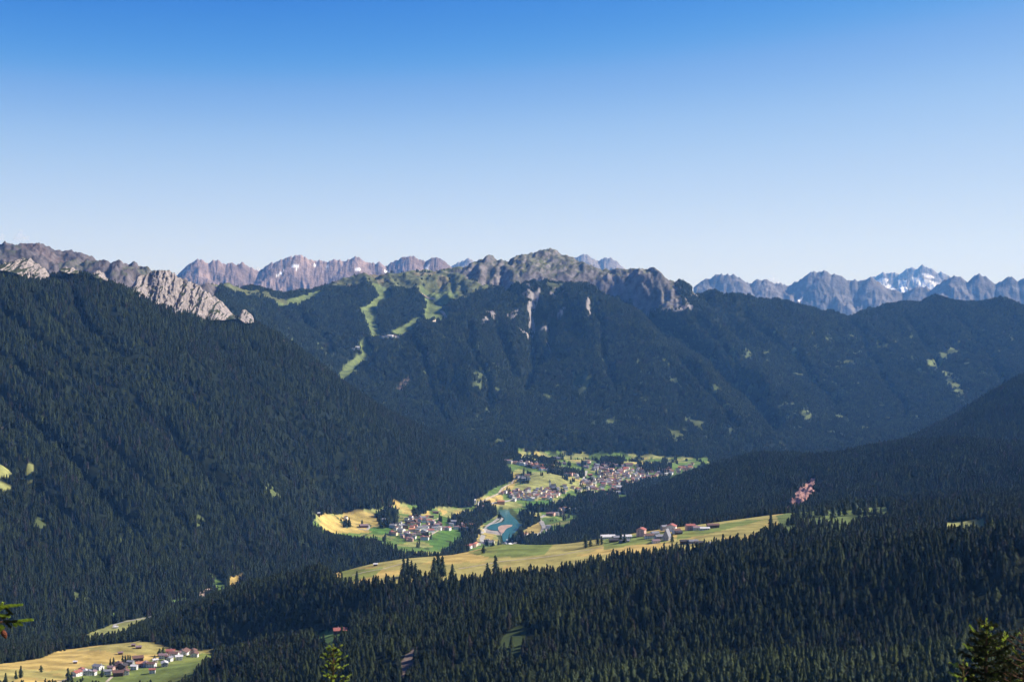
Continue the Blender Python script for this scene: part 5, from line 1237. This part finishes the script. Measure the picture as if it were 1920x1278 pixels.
for px, py, h, sh, lab in SOLO:
    x, y, z, r = ground(px, py, 1.7 if px < 420 else 1.95)
    conifer(x, y, z - .4, h / 20.0 * (1.5 if px > 1440 else 1.25 if 740 < px < 935 else 1.15), sh, 5 if sh else R_.randrange(5), lab, None)

# ------------------------------------------------------------------ close by the viewpoint
def shoot_material(name, c, c2):
    m = principled(name, c, .55, .3)
    t = m.node_tree; b = t.nodes['Principled BSDF']
    tc = t.nodes.new('ShaderNodeTexCoord'); nz = t.nodes.new('ShaderNodeTexNoise'); nz.inputs['Scale'].default_value = 9; nz.inputs['Detail'].default_value = 3
    t.links.new(tc.outputs['Object'], nz.inputs['Vector'])
    mx = t.nodes.new('ShaderNodeMix'); mx.data_type = 'RGBA'; mx.inputs[6].default_value = (*c, 1); mx.inputs[7].default_value = (*c2, 1)
    mr = t.nodes.new('ShaderNodeMapRange'); mr.inputs['From Min'].default_value = .35; mr.inputs['From Max'].default_value = .65
    t.links.new(nz.outputs['Fac'], mr.inputs['Value']); t.links.new(mr.outputs[0], mx.inputs[0])
    t.links.new(mx.outputs[2], b.inputs['Base Color'])
    tl = t.nodes.new('ShaderNodeBsdfTranslucent'); t.links.new(mx.outputs[2], tl.inputs['Color'])
    ms = t.nodes.new('ShaderNodeMixShader'); ms.inputs[0].default_value = .5
    t.links.new(b.outputs[0], ms.inputs[1]); t.links.new(tl.outputs[0], ms.inputs[2]); t.links.new(ms.outputs[0], t.nodes['Material Output'].inputs['Surface'])
    return m
M_SHOOT = shoot_material('fresh_needles', (.27, .38, .035), (.42, .48, .07))
M_OLDNEEDLE = shoot_material('old_needles', (.014, .022, .007), (.032, .042, .009))
M_TWIG = noisy('twig_bark', (.12, .06, .03), .4, 20)
M_CONE = noisy('spruce_cone', (.10, .03, .015), .4, 30)
def tube(a, b, ra, rb, n=6):
    a = Vector(a); b = Vector(b); d = (b - a).normalized()
    u = d.orthogonal().normalized(); w = d.cross(u)
    vs = []
    for p, r in ((a, ra), (b, rb)):
        for i in range(n):
            t = 2 * math.pi * i / n; vs.append(tuple(p + (u * math.cos(t) + w * math.sin(t)) * r))
    fs = [(i, (i + 1) % n, n + (i + 1) % n, n + i) for i in range(n)] + [tuple(range(n, 2 * n))]
    return vs, fs
def needles(a, b, n, ln, rs, spread=.9, wd=.0011):
    """needles set all round a shoot, pointing outwards and forwards"""
    a = Vector(a); b = Vector(b); d = (b - a); L = d.length; d.normalize()
    u = d.orthogonal().normalized(); w = d.cross(u)
    vs, fs = [], []
    for i in range(n):
        t = rs.random(); ang = rs.uniform(0, 6.283)
        o = a + d * L * t
        rad = u * math.cos(ang) + w * math.sin(ang)
        tip = o + (rad * spread + d * rs.uniform(.35, .8)) * ln * rs.uniform(.75, 1.1) * (1 - .35 * t * t)
        s = rad.cross(d) * wd
        k = len(vs); vs += [tuple(o - s), tuple(o + s), tuple(tip)]; fs.append((k, k + 1, k + 2))
    return vs, fs
def spruce_near(label, base, height, width, seed, nw, bare=0.0, fresh=.3, top_only=None, cones=False, ln=.03, dens=70, lean=(0, 0), wd=.0022):
    rs = random.Random(seed)
    e = bpy.data.objects.new('young_spruce', None); col.objects.link(e); e.location = base
    tag(e, label, 'tree')
    old, new, twig = [], [], []
    twig_tr = [tube((0, 0, -.5), (lean[0] * .5, lean[1] * .5, height * .55), height * .013 + .02, height * .008 + .01, 8), tube((lean[0] * .5, lean[1] * .5, height * .55), (lean[0], lean[1], height), height * .008 + .01, .006, 8)]
    z_lo = height * .08 if top_only is None else max(height * .08, height - top_only)
    z = height - .12
    # leader
    new.append(needles((lean[0], lean[1], height - .25), (lean[0], lean[1], height + .02), int(dens * 1.6), ln, rs, .9, wd))
    while z > z_lo:
        f = (height - z) / height
        L = width * (f ** .8) + .07
        cx, cy = lean[0] * z / height, lean[1] * z / height
        k = nw + rs.randrange(2)
        a0 = rs.uniform(0, 6.28)
        for i in range(k):
            a = a0 + 6.283 * i / k + rs.uniform(-.3, .3)
            l = L * rs.uniform(.7, 1.12)
            up = .5 - 1.1 * min(f * 1.6, .75)
            p0 = Vector((cx, cy, z)); p1 = p0 + Vector((math.cos(a) * l, math.sin(a) * l, l * up + rs.uniform(-.05, .05)))
            p1.z += 0.06 * l
            twig.append(tube(p0, p1, .006 + .006 * l, .003, 5))
            isbare = rs.random() < bare
            if isbare: 
                for s in range(4):
                    q = p0.lerp(p1, rs.uniform(.4, .95)); twig.append(tube(q, q + Vector((rs.uniform(-.2, .2), rs.uniform(-.2, .2), rs.uniform(.02, .22))) * l, .003, .0015, 4))
                continue
            n = int(dens * l / .25)
            (new if rs.random() < fresh * .4 else old).append(needles(p0.lerp(p1, .12), p1, n, ln, rs, .9, wd))
            ns = max(2, int(l / .09))
            for s in range(ns):
                t = .2 + .8 * (s + rs.random()) / ns
                q = p0.lerp(p1, min(t, .98)); sd = rs.choice((-1, 1))
                sl = l * rs.uniform(.22, .42) * (1.1 - .5 * t)
                dirv = Vector((math.cos(a + sd * .9), math.sin(a + sd * .9), rs.uniform(-.35, .25))) * sl
                (new if rs.random() < fresh else old).append(needles(q, q + dirv, max(12, int(dens * sl / .25)), ln, rs, .9, wd))
            tipd = (p1 - p0).normalized() * min(.12, l * .4)
            if rs.random() < fresh * 1.6: new.append(needles(p1 - tipd * .3, p1 + tipd, int(dens * .6), ln * .9, rs, .8, wd))
        z -= max(.09, .24 * (1 - .4 * f)) * rs.uniform(.8, 1.2) * (.55 if f < .12 else 1)
    link_mesh('trunk', *merge(twig_tr), M_TWIG, e)
    tag(link_mesh('twigs', *merge(twig), M_TWIG, e), kind='stuff')
    tag(link_mesh('old_needle_shoots', *merge(old), M_OLDNEEDLE, e), kind='stuff')
    tag(link_mesh('fresh_needle_shoots', *merge(new), M_SHOOT, e), kind='stuff')
    return e
def near_base(px, py_top, r, height):
    x, y, z = at(px, py_top, r)
    return (x, y, z - height)
# the slope drops steeply; trees are set so their tops reach the view
def nz_at(r): return float(near_z(r))
def place_spruce(label, px, py_top, r, **kw):
    x, y, ztop = at(px, py_top, r)
    zb = nz_at(r) - .1
    return spruce_near(label, (x, y, zb), ztop - zb, **kw)
place_spruce('yellow green young spruce top rising at the bottom edge left of centre', 625, 1207, 26, width=1.4, seed=3, nw=5, fresh=.42, top_only=2.6, ln=.045, dens=60, wd=.006)
place_spruce('tallest dark spruce in the lower right corner with sunlit tips', 1850, 1161, 21, width=2.3, seed=5, nw=7, fresh=.06, top_only=3.0, ln=.05, dens=85, wd=.007)
place_spruce('dark spruce behind the tallest one at the lower right edge', 1884, 1186, 22, width=2.2, seed=8, nw=7, fresh=.08, top_only=3.0, ln=.05, dens=85, wd=.007)
place_spruce('half bare spruce with dry twigs at the right edge', 1922, 1176, 21, width=2.0, seed=12, nw=6, bare=.55, fresh=.12, top_only=2.6, ln=.045, dens=60, wd=.006)
place_spruce('small thin sapling with yellow tips left of the dark corner spruces', 1806, 1238, 20, width=.9, seed=15, nw=3, bare=.35, fresh=.7, top_only=1.8, ln=.035, dens=45, wd=.005)
# branch of a spruce standing just outside the left edge
def branch_tree():
    r = 6.2
    x, y, z = at(0, 1163, r)
    tx, ty = x - .95, y + .15
    zb = nz_at(math.hypot(tx, ty)) - .1
    e = bpy.data.objects.new('spruce_tree', None); col.objects.link(e); e.location = (tx, ty, zb)
    tag(e, 'spruce at the left edge whose bright green shoots reach into the picture', 'tree')
    rs = random.Random(4)
    H = z - zb + .55
    link_mesh('trunk', *merge([tube((0, 0, -.4), (0, 0, H), .09, .012, 9)]), M_TWIG, e)
    def P(px, py, rr=r): 
        a = at(px, py, rr); return Vector((a[0] - tx, a[1] - ty, a[2] - zb))
    tw, nd, od = [], [], []
    def sh(a, b, n=260, ln=.017, fresh=True):
        tw.append(tube(a, b, .0045, .002, 5)); (nd if fresh else od).append(needles(a, b, int(n * 1.5), ln, rs, .62, .0026))
    root1 = Vector((0, 0, P(0, 1168).z + .05)); hub = P(-6, 1150)
    tw.append(tube(root1, P(-14, 1166), .012, .008)); tw.append(tube(P(-14, 1166), hub, .008, .006)); tw.append(tube(P(-14, 1166), P(6, 1165), .008, .005))
    od.append(needles(root1, P(-14, 1166), 500, .02, rs, .7, .0016))
    sh(P(8, 1136), P(41, 1133)); sh(P(-4, 1136), P(14, 1137)); sh(P(-14, 1150), P(10, 1136), 300)
    sh(P(-8, 1152), P(5, 1130), 200); sh(P(8, 1137), P(23, 1150), 220, .017, False); sh(P(-6, 1152), P(17, 1155), 260); sh(P(2, 1160), P(20, 1148), 200, .016, False)
    sh(P(4, 1164), P(35, 1164), 300, .016, False); sh(P(30, 1164), P(61, 1161)); sh(P(26, 1166), P(41, 1170), 170); sh(P(24, 1165), P(30, 1173), 120); sh(P(10, 1166), P(20, 1174), 150, .016, False)
    sh(P(-8, 1166), P(4, 1182), 260); sh(P(-4, 1170), P(7, 1176), 180); sh(P(-14, 1172), P(0, 1186), 240)
    for q in range(5):
        zz = root1.z + rs.uniform(-1.2, .4); a = rs.uniform(2.2, 5.0)
        b = Vector((math.cos(a) * .7, math.sin(a) * .7, zz - .1)); tw.append(tube((0, 0, zz), b, .01, .004)); od.append(needles((0, 0, zz), b, 700, .02, rs, .7, .0016))
    tag(link_mesh('branch', *merge(tw), M_TWIG, e))
    tag(link_mesh('old_needle_shoots', *merge(od), M_OLDNEEDLE, e), kind='stuff')
    tag(link_mesh('fresh_needle_shoots', *merge(nd), M_SHOOT, e), kind='stuff')
    # a hanging cone
    a = P(5, 1180); vs, fs = [], []
    for k in range(8):
        f = k / 7
        for i in range(8):
            t = 6.283 * (i + .5 * (k % 2)) / 8; rr = .011 * math.sin(math.pi * min(.98, .12 + f * .86)) + .0015
            vs.append((a.x + .012 * f + rr * math.cos(t), a.y + rr * math.sin(t), a.z - .036 * f))
    for k in range(7):
        for i in range(8): fs.append((k * 8 + i, k * 8 + (i + 1) % 8, k * 8 + 8 + (i + 1) % 8, k * 8 + 8 + i))
    link_mesh('cone', vs, fs, M_CONE, e)
branch_tree()

# ------------------------------------------------------------------ small clouds far behind the ranges
def cloud(label, puffs, km, dens):
    """puffs: (px, py, radius in px): joined into one lumpy closed body filled with thin vapour"""
    m = bpy.data.materials.new('vapour'); m.use_nodes = True
    t = m.node_tree; t.nodes.remove(t.nodes['Principled BSDF'])
    pv = t.nodes.new('ShaderNodeVolumePrincipled'); pv.inputs['Color'].default_value = (.99, .97, .97, 1); pv.inputs['Density'].default_value = dens
    t.links.new(pv.outputs[0], t.nodes['Material Output'].inputs['Volume'])
    import bmesh
    bm = bmesh.new()
    for px, py, rad in puffs:
        x, y, z = at(px, py, km * 1000); R = rad * km * 1000 / FPX
        res = bmesh.ops.create_icosphere(bm, subdivisions=3, radius=R)
        for v in res['verts']:
            n = float(fbm(np.array([v.co.x / R * 1.3 + px]), np.array([v.co.z / R * 1.3 + v.co.y / R]), 3)[0])
            v.co *= 1 + .5 * n
            v.co += Vector((x, y, z))
    me = bpy.data.meshes.new('cloud'); bm.to_mesh(me); bm.free(); me.materials.append(m)
    o = bpy.data.objects.new('cloud', me); col.objects.link(o)
    md = o.modifiers.new('join', 'REMESH'); md.mode = 'VOXEL'; md.voxel_size = km * 1000 / FPX * 1.3
    return tag(o, label, 'cloud')
cloud('thin pale cloud wisp just above the ridge at the upper left', [(40, 434, 4), (38, 441, 6), (33, 447, 7), (45, 447, 6), (53, 446, 4)], 60, 1.3e-3)
cloud('smaller cloud wisp at the left edge of the sky', [(4, 441, 4), (3, 446, 5), (-4, 447, 6)], 60, 1.3e-3)
cloud('small white cloud peeping over the pink mountain range', [(476, 508, 6), (484, 506, 5), (470, 510, 5)], 60, 4e-3)
cloud('small white cloud above the far right range', [(1448, 524, 5), (1456, 529, 6), (1440, 527, 4)], 60, 3e-3)


# ------------------------------------------------------------------ the air
def haze_box(x0, x1, y0, y1, z0, z1):
    v = [(x, y, z) for x in (x0, x1) for y in (y0, y1) for z in (z0, z1)]
    f = [(0, 1, 3, 2), (4, 6, 7, 5), (0, 4, 5, 1), (2, 3, 7, 6), (0, 2, 6, 4), (1, 5, 7, 3)]
    m = bpy.data.materials.new('air'); m.use_nodes = True
    t = m.node_tree
    t.nodes.remove(t.nodes['Principled BSDF'])
    pv = t.nodes.new('ShaderNodeVolumePrincipled')
    pv.inputs['Color'].default_value = (.17, .45, 1.0, 1)
    pv.inputs['Absorption Color'].default_value = (1, 1, 1, 1)
    pv.inputs['Density'].default_value = HAZE_DENSITY
    pv.inputs['Anisotropy'].default_value = .1
    t.links.new(pv.outputs[0], t.nodes['Material Output'].inputs['Volume'])
    return tag(link_mesh('haze', v, f, m), kind='stuff')
haze_box(-30000, 30000, -1500, 46000, -60, 2600)
